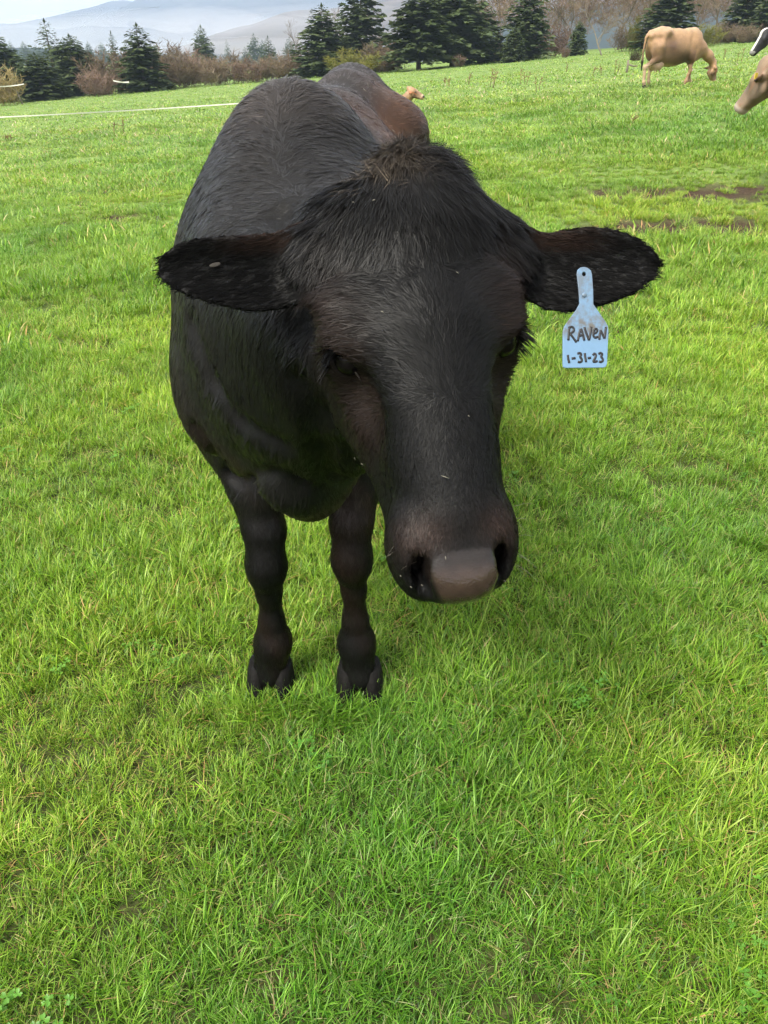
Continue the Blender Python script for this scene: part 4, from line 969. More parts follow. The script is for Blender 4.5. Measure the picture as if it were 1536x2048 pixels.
def jersey(V, n, l, ears, split):
    fawn = np.array([0.32, 0.195, 0.11]); dark = np.array([0.048, 0.027, 0.018]); pale = np.array([0.42, 0.31, 0.205])
    c = np.tile(fawn, (len(V), 1)); y, z = V[:, 1], V[:, 2]
    def mix(w, col):
        nonlocal c
        w = np.clip(w, 0, 1)[:, None]; c = c * (1 - w) + col * w
    bl = fbm(y * 4 + 3, z * 4, 15)
    mix(0.85 * np.exp(-((y - 2.36) / 0.26) ** 2 - ((z - 0.98) / 0.22) ** 2) * sstep(0.1, 0.45, bl), dark); mix(0.6 * sstep(1.05, 0.75, z) * (z > 0.55) * (y > 1.6), dark)
    mix(0.8 * np.exp(-((y - 1.85) / 0.35) ** 2 - ((z - 0.70) / 0.14) ** 2), dark)
    mix(0.35 * np.exp(-((y - 1.45) / 0.2) ** 2 - ((z - 0.9) / 0.2) ** 2), dark)
    mix(sstep(0.62, 0.5, z) * 0.75 * (y > 2.2), pale); mix(sstep(0.5, 0.40, z) * 0.5 * (y < 1.9) * (l[:, 1] < -0.3), dark); mix(sstep(1.22, 1.40, z) * 0.55, pale)  # last mix paints a lit highlight along the back
    mix((y > 2.95) * (np.abs(V[:, 0]) < 0.055) * sstep(0.72, 0.62, z), np.array([0.02, 0.015, 0.012]))
    hd_ = sstep(-0.30, -0.12, l[:, 1]) * (np.abs(l[:, 2]) < 0.3) * (np.abs(l[:, 0]) < 0.16)
    mix(hd_ * 0.6 * sstep(-0.05, 0.12, l[:, 1]), np.array([0.17, 0.115, 0.08])); mix(hd_ * sstep(0.185, 0.215, l[:, 1]), pale); mix(hd_ * sstep(0.245, 0.26, l[:, 1]) * (l[:, 2] > -0.06), np.array([0.05, 0.04, 0.04]))
    for sx in (-1, 1): mix(hd_ * 0.8 * np.exp(-((l[:, 0] - sx * 0.10) / 0.04) ** 2 - ((l[:, 1] - 0.03) / 0.06) ** 2), dark * 0.7)
    for E in ears:
        s_, t_, n_ = E.st(V); m = (s_ > 0.02) & (np.abs(n_ - E.surf(s_, t_)) < 0.03); mix(m * 0.75 * (n_ > E.surf(s_, t_)), np.array([0.34, 0.12, 0.06])); mix(m * 0.8 * sstep(0.11, 0.17, s_), dark * 0.5)
    return c
def greyjersey(V, n, l, ears, split):
    c = jersey(V, n, l, ears, split); g = np.array([0.20, 0.150, 0.108])
    hd_ = sstep(-0.34, -0.20, l[:, 1])[:, None] * (np.abs(l[:, 0]) < 0.16)[:, None]
    c = c * (1 - 0.7 * hd_) + g * 0.7 * hd_
    m = sstep(0.215, 0.235, l[:, 1])[:, None]; c = c * (1 - m) + np.array([0.46, 0.37, 0.31]) * m
    e = np.zeros(len(V), bool)
    for E in ears: s_, t_, n_ = E.st(V); e |= (s_ > 0.06) & (np.abs(n_ - E.surf(s_, t_)) < 0.03)
    c[e] = c[e] * 0.35
    return c
def holstein(V, n, l, ears, split):
    k = fbm(V[:, 1] * 1.9 + 5, V[:, 2] * 1.9 + V[:, 0], 44); w = sstep(0.50, 0.53, k)
    w = np.maximum(w, sstep(0.62, 0.52, V[:, 2])); w = np.maximum(w, sstep(1.60, 1.50, V[:, 1]) * sstep(1.02, 0.95, V[:, 2]))
    hd_ = (l[:, 1] > -0.26) & (np.abs(l[:, 0]) < 0.17) & (l[:, 2] > -0.26)
    bz = np.maximum(sstep(0.040, 0.030, np.abs(l[:, 0])) * (l[:, 2] > -0.06), 0); w = np.where(hd_, bz, w)
    for E in ears: s_, t_, n_ = E.st(V); w = np.where((s_ > 0.01) & (np.abs(n_ - E.surf(s_, t_)) < 0.03), 0, w)
    w = np.where(hd_ & (l[:, 1] > 0.23) & (l[:, 2] > -0.07), 0.35, w)
    return np.array([0.013, 0.013, 0.015]) * (1 - w[:, None]) + np.array([0.55, 0.53, 0.49]) * w[:, None]
# grazing jersey: rump left, head down on the right
jl = at(1345, 165, 23.5); jz = float(ground_z(jl[0], jl[1]))
GRAZE = [(0, 1.60, 1.05, 0.20), (0, 1.34, 0.93, 0.15), (0, 1.04, 0.76, 0.115), (0, 0.84, 0.60, 0.095)]
cattle('jersey_cow', 'fawn dairy cow grazing side-on with its head down in the grass', (jl[0] - 0.12, jl[1], jz - 0.02), R_(16), jersey, GRAZE, (0.0, 0.70, 0.40), (R_(74), R_(6)), w=0.80, stride=(0.14, -0.12, 0.10, -0.20))
LOW = [(0, 1.58, 1.10, 0.20), (0, 1.32, 1.13, 0.145), (0, 1.10, 1.14, 0.115), (0, 0.97, 1.16, 0.10)]
# the other three are placed by where their heads are
def by_head(px, py, Y, back, heading):
    t = at(px, py, Y); bx, by = t[0] - back * math.cos(heading), t[1] - back * math.sin(heading); return t, t[2] - float(ground_z(bx, by))
hd_n = R_(124); tg, hz = by_head(1508, 160, 8.6, 1.35, hd_n)
root, H_, off = cattle('jersey_cow', 'grey-fawn dairy cow showing only its lowered head at the right edge', None, hd_n, greyjersey, [(0, 1.58, 1.08, 0.20), (0, 1.30, 1.10, 0.145), (0, 1.06, hz + 0.12, 0.118), (0, 0.92, hz + 0.12, 0.10)], (0.0, 0.80, hz), (R_(58), R_(-4)), w=0.82, target=tg)
M_ytag = simple_mat('yellow_tag', (0.62, 0.50, 0.06), 0.4, 0.4, 0.1)
mb = MB(); mb.box((0, 0, 0), (0.022, 0.003, 0.026)); yt = link('ear_tag', mb.mesh('ear_tag', [M_ytag], False), root, tuple(H_(0.165, -0.105, -0.095) - off))
hd_h = R_(196); tg, hz = by_head(1517, 79, 19.0, 1.35, hd_h)
cattle('holstein_cow', 'black and white dairy cow with a white blaze, half hidden at the right edge', None, hd_h, holstein, [(0, 1.58, 1.08, 0.20), (0, 1.30, 1.08, 0.145), (0, 1.06, hz + 0.10, 0.118), (0, 0.92, hz + 0.10, 0.10)], (0.0, 0.80, hz), (R_(60), R_(-4)), w=0.84, target=tg)
hd_c = R_(-14); tg, hz = by_head(833, 180, 18.0, 0.85, hd_c); hz = hz / 0.72 + 0.50
cattle('jersey_calf', 'small orange-fawn calf lying down, its head showing past the black rump', None, hd_c, jersey, [(0, 1.58, 1.06, 0.20), (0, 1.36, 1.12, 0.15), (0, 1.20, (1.1 + hz) / 2 + 0.02, 0.115), (0, 1.10, hz - 0.03, 0.10)], (0.0, 0.97, hz), (R_(30), R_(4)), scale=0.72, lying=True, w=0.9, target=tg)
# ================================================================== hedgerow, trees, far hills
def foliage_mat(name, cols, sc=0.9):
    m, t, out = material(name)
    co = N(t, 'ShaderNodeTexCoord'); nz = N(t, 'ShaderNodeTexNoise', Scale=sc, Detail=5.0); t.links.new(co.outputs['Object'], nz.inputs['Vector'])
    oi = N(t, 'ShaderNodeObjectInfo'); r = ramp(t, [(0.3, cols[0]), (0.5, cols[1]), (0.7, cols[2])]); t.links.new(nz.outputs['Fac'], r.inputs[0])
    mr = N(t, 'ShaderNodeMapRange'); mr.inputs['To Min'].default_value = 0.8; mr.inputs['To Max'].default_value = 1.25; t.links.new(oi.outputs['Random'], mr.inputs['Value'])
    c = mixc(t, 1.0, r.outputs[0], mr.outputs[0], 'MULTIPLY')
    d = N(t, 'ShaderNodeBsdfDiffuse'); t.links.new(c, d.inputs['Color']); tr = N(t, 'ShaderNodeBsdfTranslucent'); t.links.new(c, tr.inputs['Color'])
    mx = N(t, 'ShaderNodeMixShader'); mx.inputs[0].default_value = 0.25; t.links.new(d.outputs[0], mx.inputs[1]); t.links.new(tr.outputs[0], mx.inputs[2]); t.links.new(mx.outputs[0], out.inputs['Surface'])
    return m
M_fir = foliage_mat('fir_needles', [(0.040, 0.058, 0.028), (0.068, 0.092, 0.042), (0.110, 0.135, 0.062)])
M_bark = simple_mat('grey_bark', (0.12, 0.095, 0.075), 0.9, 0.1, 0.4, 3, 0.5)
M_pale = simple_mat('pale_lichen_bark', (0.20, 0.175, 0.14), 0.9, 0.1, 0.4, 3, 0.5)
M_twig = foliage_mat('brown_twigs', [(0.125, 0.090, 0.060), (0.185, 0.140, 0.096), (0.25, 0.20, 0.14)])
M_red = foliage_mat('reddish_twigs', [(0.15, 0.100, 0.076), (0.21, 0.145, 0.11), (0.26, 0.195, 0.15)])
M_olive = foliage_mat('olive_twigs', [(0.10, 0.105, 0.030), (0.17, 0.165, 0.045), (0.24, 0.215, 0.075)])
M_straw = foliage_mat('straw_twigs', [(0.24, 0.19, 0.09), (0.34, 0.27, 0.13), (0.42, 0.35, 0.18)])
def conifer(seed, h=6.0, spread=0.30, dense=1.0, bare_low=0.04, droop=0.35, thin=False):
    r = np.random.default_rng(seed); tr = MB()
    zz = np.linspace(-0.3, h, 9); tr.tube(np.stack([0.03 * np.sin(zz), 0.03 * np.cos(zz * 1.3), zz], 1), np.linspace(0.022 * h, 0.003, 9), 7)
    V = []; F = []
    nb = int(150 * dense)
    for i in range(nb):
        u = bare_low + (1 - bare_low) * (i + r.random()) / nb; z = u * h; a = i * 2.39996 + r.normal(0, 0.3)
        Lb = spread * h * (1 - u) ** 0.62 * r.uniform(0.65, 1.12) * (1 - 0.5 * sstep(0.12, 0.0, u)) + 0.04 * h * (1 - u) + 0.05
        ca, sa = math.cos(a), math.sin(a); ns = max(4, int(Lb / (0.11 if not thin else 0.2)))
        rise = 0.35 - droop * (1 - u) * 1.6
        for s in range(ns):
            q = (s + 0.6) / ns; d = Lb * q; zc = z + rise * d - 0.22 * droop * d * d / max(Lb, .3) + r.normal(0, 0.07)
            wl = (0.30 + 0.30 * (1 - abs(q - 0.45))) * min(1.0, Lb) * (0.75 if not thin else 0.6)
            for sd in (-1, 1, 0):
                if sd == 0 and s % 2: continue
                b = a + sd * r.uniform(0.5, 1.15); c, s_ = math.cos(b), math.sin(b); ln = wl * r.uniform(0.6, 1.25); w = ln * r.uniform(0.22, 0.38)
                x0, y0 = ca * d, sa * d; dz = -ln * r.uniform(0.05, 0.55); tw = r.normal(0, 0.5)
                n0 = len(V)
                V += [(x0, y0, zc), (x0 + c * ln * .5 - s_ * w, y0 + s_ * ln * .5 + c * w, zc + dz * .4 - w * tw), (x0 + c * ln, y0 + s_ * ln, zc + dz), (x0 + c * ln * .5 + s_ * w, y0 + s_ * ln * .5 - c * w, zc + dz * .4 + w * tw)]
                F.append((n0, n0 + 1, n0 + 2, n0 + 3))
        if not thin or i % 2 == 0:
            pass
    for i in range(6):
        n0 = len(V); a = i * 1.05; V += [(0, 0, h * .95), (.08 * math.cos(a), .08 * math.sin(a), h * .98), (0, 0, h * 1.03), (-.05 * math.sin(a), .05 * math.cos(a), h * .97)]; F.append((n0, n0 + 1, n0 + 2, n0 + 3))
    return tr.mesh('trunk', [M_bark]), mesh_np('crown', np.array(V), np.array(F), False, [M_fir])
def shrub(seed, h, width, stems, twigs, mat, leafy=0.0, wd=0.022):
    r = np.random.default_rng(seed); st = MB(); V = []; F = []
    def rib(p, q, w):
        p, q = np.asarray(p), np.asarray(q); d = q - p; s = np.cross(d, r.normal(0, 1, 3)); s = s / (np.linalg.norm(s) + 1e-9) * w; n0 = len(V)
        V.extend([p - s, p + s, q + s * 0.4, q - s * 0.4]); F.append((n0, n0 + 1, n0 + 2, n0 + 3))
    for i in range(stems):
        a = r.uniform(0, 6.283); rr = width * math.sqrt(r.random()); b0 = np.array([0.45 * rr * math.cos(a), 0.45 * rr * math.sin(a), -0.1]); top = np.array([rr * math.cos(a) * 1.1, rr * math.sin(a) * 1.1, h * r.uniform(0.7, 1.0) * (1 - 0.42 * (rr / width) ** 2)])
        mid = (b0 + top) / 2 + r.normal(0, 0.08 * h, 3) * (1, 1, .3); tt = np.linspace(0, 1, 5)[:, None]; P = (1 - tt) ** 2 * b0 + 2 * tt * (1 - tt) * mid + tt ** 2 * top
        st.tube(P, np.linspace(0.012, 0.005, 5) * h / 3, 4, False)
        for k in range(twigs):
            u = r.uniform(0.12, 1.0); p = (1 - u) ** 2 * b0 + 2 * u * (1 - u) * mid + u * u * top; d = r.normal(0, 1, 3); d[2] = abs(d[2]) * 1.1 + 0.5; d /= np.linalg.norm(d); q = p + d * r.uniform(0.12, 0.30) * h * (1.1 - 0.5 * u)
            rib(p, q, wd * h / 3)
            for m in range(2): rib((p + q) / 2, (p + q) / 2 + r.normal(0, 0.06 * h, 3) + (0, 0, 0.05 * h), wd * 0.7 * h / 3)
    return st.mesh('stem', [mat]), mesh_np('crown', np.array(V), np.array(F), False, [mat])
def bare_tree(seed, h, mat_b, mat_t, lean=0.0, spread=0.5, twigw=0.016, thick=0.011):
    r = np.random.default_rng(seed); tr = MB(); V = []; F = []
    def rib(p, q, w):
        d = q - p; s = np.cross(d, r.normal(0, 1, 3)); s = s / (np.linalg.norm(s) + 1e-9) * w; n0 = len(V); V.extend([p - s, p + s, q + s * 0.3, q - s * 0.3]); F.append((n0, n0 + 1, n0 + 2, n0 + 3))
    def grow(p, d, ln, rad, lv):
        pts = [p]; dd = d.copy()
        for k in range(4):
            dd = dd + r.normal(0, 0.13, 3) + (0, 0, 0.05); dd /= np.linalg.norm(dd); pts.append(pts[-1] + dd * ln / 4)
        if lv < 3: tr.tube(pts, np.linspace(rad, rad * 0.6, 5), 6 if lv < 2 else 4, False)
        else:
            for a, b in zip(pts[:-1], pts[1:]): rib(a, b, max(rad, twigw))
        if lv >= 4: return
        nb = 3 if lv == 0 else (4 if lv < 3 else 5)
        for k in range(nb):
            u = 1.0 if k == 0 else r.uniform(0.35, 0.95); i = min(3, int(u * 4)); p2 = pts[i] + (pts[i + 1] - pts[i]) * (u * 4 - i); nd = dd + r.normal(0, spread, 3) * (1, 1, 0.7); nd[2] = nd[2] * 0.8 + 0.12; nd /= np.linalg.norm(nd)
            grow(p2, nd, ln * r.uniform(0.58, 0.82), rad * 0.58, lv + 1)
    grow(np.array([0, 0, -0.3]), np.array([lean, 0, 1.0]) / math.hypot(lean, 1), h * 0.36, h * thick, 0)
    return tr.mesh('trunk', [mat_b]), mesh_np('crown', np.array(V), np.array(F), False, [mat_t])
def base_x(px, Y):
    x = 0.0
    for _ in range(4): x = (px - 768) / FPX * (cp_ * Y + sp_ * (CAM_H - float(ground_z(x, Y))))
    return x
def plant(name, label, cat, px, py, Y, parts, scale, group, rz=0.0, sink=0.0, part_names=('trunk', 'crown'), xy=None):
    """stand it on the ground where this view direction reaches distance Y"""
    x = base_x(px, Y)
    z = float(ground_z(x, Y))
    o = empty(name, (x, Y, z - sink), label, cat, group, rz); o.scale = scale if isinstance(scale, tuple) else (scale,) * 3
    for nm, me in zip(part_names, parts): link(nm, me, o)
    return o
CON = [conifer(1, 6, 0.30, 1.0, 0.02), conifer(2, 6, 0.25, 1.0, 0.03, 0.30), conifer(3, 6, 0.34, 1.15, 0.02, 0.25), conifer(4, 6, 0.36, 1.2, 0.16, 0.40), conifer(5, 6, 0.17, 0.8, 0.05, 0.30), conifer(6, 6, 0.24, 0.6, 0.1, 0.1, True)]
# (photo x of the base, distance, top in photo y, variant, widen, label)
def hgt_for(px, py_top, Y): return at(px, py_top, Y)[2] - float(ground_z(at(px, py_top, Y)[0], Y))
G1 = 'conifers along the hedgerow'
for (px, Y, top, v, wd, lab) in [
    (8, 78, 56, 2, 1.35, 'dark conifer cut off by the left edge of the photograph'),
    (88, 73, 104, 2, 1.55, 'short bushy dark conifer in front of the left conifer group'),
    (160, 80, 68, 2, 1.3, 'broad conifer right behind the short bushy one at left'),
    (118, 90, 38, 5, 1.2, 'sparse thin-branched conifer rising behind the left conifer group'),
    (240, 96, 62, 4, 0.8, 'narrow ragged conifer between brown thicket and tall dense conifer'),
    (292, 76, 46, 1, 1.35, 'tall dense conifer standing alone left of the brown thicket'),
    (412, 150, 50, 1, 0.95, 'distant spire-shaped conifer above the brown thicket'),
    (540, 170, 72, 4, 1.25, 'small faint conifer farthest off, above the right end of the thicket'),
    (648, 80, 8, 0, 1.3, 'wide conifer left of the olive bush'),
    (722, 84, -40, 0, 1.1, 'taller conifer rising behind the olive bush'),
    (838, 74, -25, 3, 1.3, 'broad conifer, leftmost of the central clump'),
    (905, 77, -55, 3, 1.2, 'conifer with a bare lower trunk in the central clump'),
    (958, 80, -5, 1, 1.4, 'conifer on the right end of the central clump'),
    (1048, 78, -40, 1, 1.2, 'tall dark conifer between central clump and leaning bare tree'),
    (1026, 75, 52, 2, 0.95, 'short conifer at the foot of the tall dark one'),
    (1152, 80, 42, 2, 0.8, 'small conifer behind the trunk of the leaning bare tree'),
    (1330, 76, -60, 1, 1.35, 'tall conifer directly behind the grazing fawn cow'),
    (1478, 82, -50, 1, 1.2, 'dark conifer behind the black and white cow'),
    (1530, 78, -30, 0, 1.1, 'conifer at the right edge of the photograph')]:
    h = hgt_for(px, top, Y); k = h / 6.0
    plant('conifer', lab, 'tree', px, 150, Y, CON[v], (k * wd * 1.42, k * wd * 1.42, k), G1, rz=px * 0.37)
SH = [shrub(21, 3.0, 1.5, 34, 22, M_twig), shrub(22, 3.0, 1.7, 34, 22, M_red), shrub(23, 3.0, 1.6, 36, 24, M_olive), shrub(24, 3.0, 1.3, 30, 20, M_straw), shrub(25, 3.0, 1.2, 32, 22, M_twig)]
G2 = 'leafless bushes of the hedgerow'
for i, (px, Y, top, v, wd, lab) in enumerate([
    (10, 66, 118, 3, 0.9, 'straw-coloured bush at the left edge of the photograph'),
    (60, 84, 120, 0, 1.2, 'brown bush behind the left conifers'),
    (200, 74, 132, 1, 1.0, 'low reddish-brown bush right of the left conifer group'),
    (228, 79, 92, 0, 1.1, 'brown bush at the foot of the narrow ragged conifer'),
    (268, 84, 100, 4, 1.0, 'brown bush left of the tall dense conifer'),
    (335, 84, 78, 0, 1.0, 'brown bush close right of the tall dense conifer'),
    (362, 80, 100, 4, 1.0, 'second brown bush right of the tall dense conifer'),
    (395, 86, 96, 1, 1.1, 'reddish bush below the distant spire-shaped conifer'),
    (430, 80, 108, 0, 1.1, 'brown bush right below the spire-shaped conifer'),
    (465, 84, 102, 4, 1.1, 'brown bush in the middle of the thicket'),
    (500, 80, 112, 1, 1.2, 'reddish bush in the middle of the thicket'),
    (540, 82, 108, 0, 1.2, 'brown bush below the small faint conifer'),
    (572, 80, 104, 4, 1.1, 'brown bush near the right end of the thicket'),
    (602, 86, 96, 1, 1.0, 'reddish bush left of the wide conifer'),
    (708, 70, 92, 2, 1.35, 'round olive-green bush beyond the rump of the black cow'),
    (755, 78, 82, 0, 1.2, 'brown bush between olive bush and central conifers'),
    (785, 82, 70, 4, 1.2, 'tall brown bush left of the central conifer clump'),
    (918, 72, 108, 1, 0.8, 'low reddish bush under the conifer with a bare trunk'),
    (988, 80, 62, 3, 0.55, 'pale bush right of the central conifer clump'),
    (1090, 84, 40, 1, 1.2, 'reddish bush between tall conifer and leaning bare tree'),
    (1130, 74, 92, 1, 0.6, 'low reddish bush left of the leaning bare tree'),
    (1275, 78, 28, 2, 0.6, 'pale olive bush left of the grazing cow'),
    (1250, 82, 45, 0, 1.0, 'brown bush between leaning bare tree and pale olive bush'),
    (1405, 74, 44, 2, 1.2, 'olive bush above the shoulders of the grazing cow'),
    (1445, 80, 40, 0, 1.1, 'brown bush right of the olive bush near the grazing cow'),
    (1490, 76, 48, 4, 1.1, 'brown bush behind the face of the black and white cow'),
    (1530, 78, 40, 1, 1.1, 'reddish bush at the right edge of the photograph')]):
    h = hgt_for(px, top, Y); k = h / 3.0
    plant('bare_bush', lab, 'bush', px, 150, Y, SH[v], (k * wd * 1.5, k * wd * 1.5, k), G2, rz=px * 0.71, part_names=('stem', 'crown'))
BT = [bare_tree(31, 9, M_pale, M_twig, -0.5, 0.55, 0.022, 0.012), bare_tree(32, 10, M_bark, M_twig, 0.05, 0.42, 0.026), bare_tree(33, 10, M_bark, M_red, -0.05, 0.5, 0.026), bare_tree(34, 10, M_bark, M_twig, 0.0, 0.4, 0.024)]
G3 = 'leafless trees behind the hedgerow'
for (px, Y, top, v, lab) in [
    (1205, 72, -60, 0, 'leaning pale-barked bare tree left of the grazing cow'),
    (600, 95, 40, 3, 'thin bare tree between thicket and wide conifer'),
    (690, 92, -10, 2, 'bare tree between the two conifers beyond the black cow'),
    (765, 95, -5, 2, 'reddish bare tree right of the taller conifer'),
    (1000, 98, -60, 3, 'pale bare tree right of the central conifer clump'),
    (1085, 96, -70, 2, 'reddish bare tree right of the tall dark conifer'),
    (1150, 94, -70, 1, 'brown bare tree behind the leaning one'),
    (1235, 96, -90, 2, 'reddish bare tree right behind the leaning one'),
    (1290, 92, -80, 1, 'brown bare tree left of the conifer behind the cow'),
    (1385, 94, -80, 3, 'pale bare tree right of the conifer behind the cow'),
    (1430, 98, -90, 2, 'reddish bare tree above the head of the grazing cow'),
    (1470, 96, -90, 1, 'brown bare tree left of the black and white cow'),
    (1515, 94, -90, 3, 'pale bare tree above the black and white cow')]:
    h = hgt_for(px, top, Y); k = h / (9.0 if v == 0 else 9.5)
    plant('bare_tree', lab, 'tree', px, 150, Y, BT[v], k, G3, rz=0 if v == 0 else px * 0.5)

# dense far woodland: reads as one mass
def wood(name, label, rows, mat_f, h0, seed, kinds, kp=0.5):
    r = np.random.default_rng(seed); Vs = []; Fs = []; n = 0
    for (x0, x1, Y, cnt) in rows:
        for i in range(cnt):
            x = r.uniform(x0, x1); y = Y + r.normal(0, Y * 0.04); src = kinds[r.integers(len(kinds))]; sc = h0 * r.uniform(0.65, 1.2) / 6.0
            v = np.empty(len(src.vertices) * 3); src.vertices.foreach_get('co', v); v = v.reshape(-1, 3); f = np.empty(len(src.loops), int); src.loops.foreach_get('vertex_index', f); f = f.reshape(-1, 4)
            keep = r.random(len(f)) < kp; f = f[keep]; a = r.uniform(0, 6.28); ca, sa = math.cos(a), math.sin(a)
            v = np.stack([v[:, 0] * ca - v[:, 1] * sa, v[:, 0] * sa + v[:, 1] * ca, v[:, 2]], 1) * sc * (1.25, 1.25, 1)
            far = float(sstep(110, 400, math.hypot(x, y))); gz = float(ground_z(x, y)) * (1 - far) - 3.0 * far
            v = v[f.ravel()] + (x, y, gz); Vs.append(v); Fs.append(np.arange(len(f) * 4).reshape(-1, 4) + n); n += len(f) * 4
    o = link(name, mesh_np(name, np.concatenate(Vs), np.concatenate(Fs), False, [mat_f])); return props(o, label, 'trees', kind='stuff')
wood('far_woodland', 'dark far-off conifer woodland fading in mist behind the thicket', [(-230, 60, 330, 46), (-330, 120, 460, 50)], M_fir, 9.5, 5, [CON[0][1], CON[1][1], CON[4][1]])
wood('brown_woodland', 'brown leafless woodland behind the right end of the field', [(8, 75, 112, 70), (16, 95, 135, 60)], M_red, 6.0, 6, [BT[1][1], BT[2][1]], 0.9)

# far mountains
def ridge(name, label, Y, prof, depth, mat, seed, rough):
    xs = np.linspace(-1.15, 1.5, 150); nv = 26
    X = []; 
    px = 768 + xs * 1000
    crest = np.array([at(p, np.interp(p, [q[0] for q in prof], [q[1] for q in prof]), Y)[2] for p in px]); xw = np.array([at(p, 100, Y)[0] for p in px])
    crest = crest + (fbm(xs * 14, xs * 0, seed) - 0.5) * rough
    V = []
    for j in range(nv):
        u = j / (nv - 1); f = math.sin(u * math.pi / 2) ** 1.2 if u < 1 else 1
        yy = Y - depth * (1 - u); rug = (fbm(xs * 9 + 7, np.full_like(xs, u * 5), seed + 3) - 0.5)
        z = -4 + (crest + 4) * f + rug * (crest + 4) * 0.30 * math.sin(u * math.pi); V.append(np.stack([xw + rug * 40, np.full_like(xw, yy) + rug * depth * 0.12, z], 1))
    V.append(np.stack([xw, np.full_like(xw, Y + depth), np.full_like(xw, -4.0)], 1))
    V = np.array(V); n = V.shape[1]; idx = np.arange(V.shape[0] * n).reshape(-1, n)
    o = link(name, mesh_np(name, V.reshape(-1, 3), np.stack([idx[:-1, :-1], idx[:-1, 1:], idx[1:, 1:], idx[1:, :-1]], -1).reshape(-1, 4), True, [mat]))
    o['kind'] = 'structure'; o['label'] = label
    return o
M_hill = foliage_mat('forested_slope', [(0.014, 0.026, 0.030), (0.030, 0.042, 0.042), (0.080, 0.075, 0.075)], 0.012)
M_hill2 = foliage_mat('bare_wooded_slope', [(0.06, 0.05, 0.042), (0.10, 0.075, 0.06), (0.14, 0.11, 0.09)], 0.02)
ridge('mountains', 'blue far mountains', 3600, [(-300, 60), (0, 70), (130, 52), (230, 22), (290, 0), (340, 8), (390, -40), (470, -10), (540, -30), (700, -40), (900, -60), (1700, -70)], 1500, M_hill, 3, 95)
ridge('hill', 'wooded hillside in mist', 1700, [(-300, 118), (300, 112), (450, 100), (520, 62), (600, 30), (700, 6), (800, -20), (1000, -70), (1700, -120)], 800, M_hill2, 13, 28)
ridge('hill', 'low wooded hill', 900, [(-300, 100), (0, 96), (150, 100), (300, 104), (420, 112), (600, 116), (760, 100), (900, 60), (1100, 20), (1300, -10), (1700, -30)], 300, M_hill, 23, 8)
# ================================================================== small things in the field
M_dry = simple_mat('dry_stalk', (0.20, 0.135, 0.075), 0.9, 0.1, 0.35, 6)
M_tape = simple_mat('white_fence_tape', (0.55, 0.54, 0.48), 0.6, 0.3, 0.06, 4)
M_post = simple_mat('grey_post', (0.19, 0.165, 0.13), 0.9, 0.1, 0.35, 6, 0.4)
def weed(px, py, h, nst, label, seed, Yf=None):
    g = gpos(px, py); r = np.random.default_rng(seed); o = empty('dead_weed', (g[0], g[1], float(ground_z(g[0], g[1]))), label, 'weed', 'dry weeds standing in the pasture')
    for i in range(nst):
        mb = MB(); x, y = r.normal(0, 0.10, 2); l = r.normal(0, 0.12, 2); hh = h * r.uniform(0.6, 1.05)
        mb.tube([(x, y, -0.03), (x + l[0] * hh * .4, y + l[1] * hh * .4, hh * .5), (x + l[0] * hh, y + l[1] * hh, hh)], [0.011, 0.009, 0.006], 5)
        for k in range(7):
            u = r.uniform(0.55, 1.0); b = np.array([x + l[0] * hh * u, y + l[1] * hh * u, hh * u]); d = np.array([r.normal(0, .07), r.normal(0, .07), r.uniform(.03, .09)]); mb.tube([b, b + d], [0.009, 0.004], 4)
        link('stalk', mb.mesh('stalk', [M_dry]), o)
W = 'dry brown weed stalks standing in the green pasture'
for i, (px, py, h, n, lab) in enumerate([
    (985, 176, 0.62, 4, 'tallest clump of dry weed stalks, between calf and grazing cow'), (940, 170, 0.40, 2, 'pair of thin dry weed stalks left of the tallest clump'), (895, 174, 0.35, 4, 'low dry weed clump right of the calf'),
    (1048, 170, 0.55, 3, 'upright dry weed right of the tallest clump'), (1076, 186, 0.42, 2, 'small forked dry weed below the upright ones'),
    (1192, 152, 0.40, 4, 'left group of short dry weeds near the grazing cow'), (1226, 148, 0.50, 2, 'dark dry weed stalk left of the stump'), (1135, 145, 0.45, 2, 'thin dry weed below the leaning bare tree'),
    (232, 274, 0.42, 2, 'single dry weed in the field left of the black cow'), (15, 288, 0.20, 3, 'small brown weed at the left edge of the field'), (1262, 248, 0.10, 1, 'tiny dark stalk in the open field below the grazing cow'), (1475, 125, 0.5, 2, 'dry weed left of the near lowered cow head'), (1450, 120, 0.4, 2, 'dry weed between grazing cow and black and white cow')]):
    weed(px, py, h, n, lab, 60 + i)
# rush tuft and stump
g = gpos(1270, 122); o = empty('rush_tuft', (g[0], g[1], float(ground_z(g[0], g[1]))), 'dark grey-green rush tuft left of the grazing cow', 'plant'); r = np.random.default_rng(8); V = []; F = []
for i in range(260):
    a = r.uniform(0, 6.28); q = 0.3 * math.sqrt(r.random()); x, y = q * math.cos(a), q * math.sin(a); n0 = len(V); hh = r.uniform(.3, .62); l = r.normal(0, .12, 2); b = r.uniform(0, 6.28); w = .010
    V += [(x - w * math.cos(b), y - w * math.sin(b), -.03), (x + w * math.cos(b), y + w * math.sin(b), -.03), (x + l[0] + .003, y + l[1], hh), (x + l[0] - .003, y + l[1], hh)]; F.append((n0, n0 + 1, n0 + 2, n0 + 3))
link('crown', mesh_np('crown', np.array(V), np.array(F), False, [foliage_mat('rush', [(0.05, 0.045, 0.03), (0.075, 0.065, 0.04), (0.10, 0.09, 0.05)])]), o)
g = gpos(1253, 146); mb = MB(); mb.tube([(0, 0, -.1), (.01, 0, .2), (.0, .01, .46)], [.05, .045, .04], 9); mb.tube([(0.03, 0, .30), (.25, .02, .24), (.42, .03, .25)], [.03, .03, .02], 7)
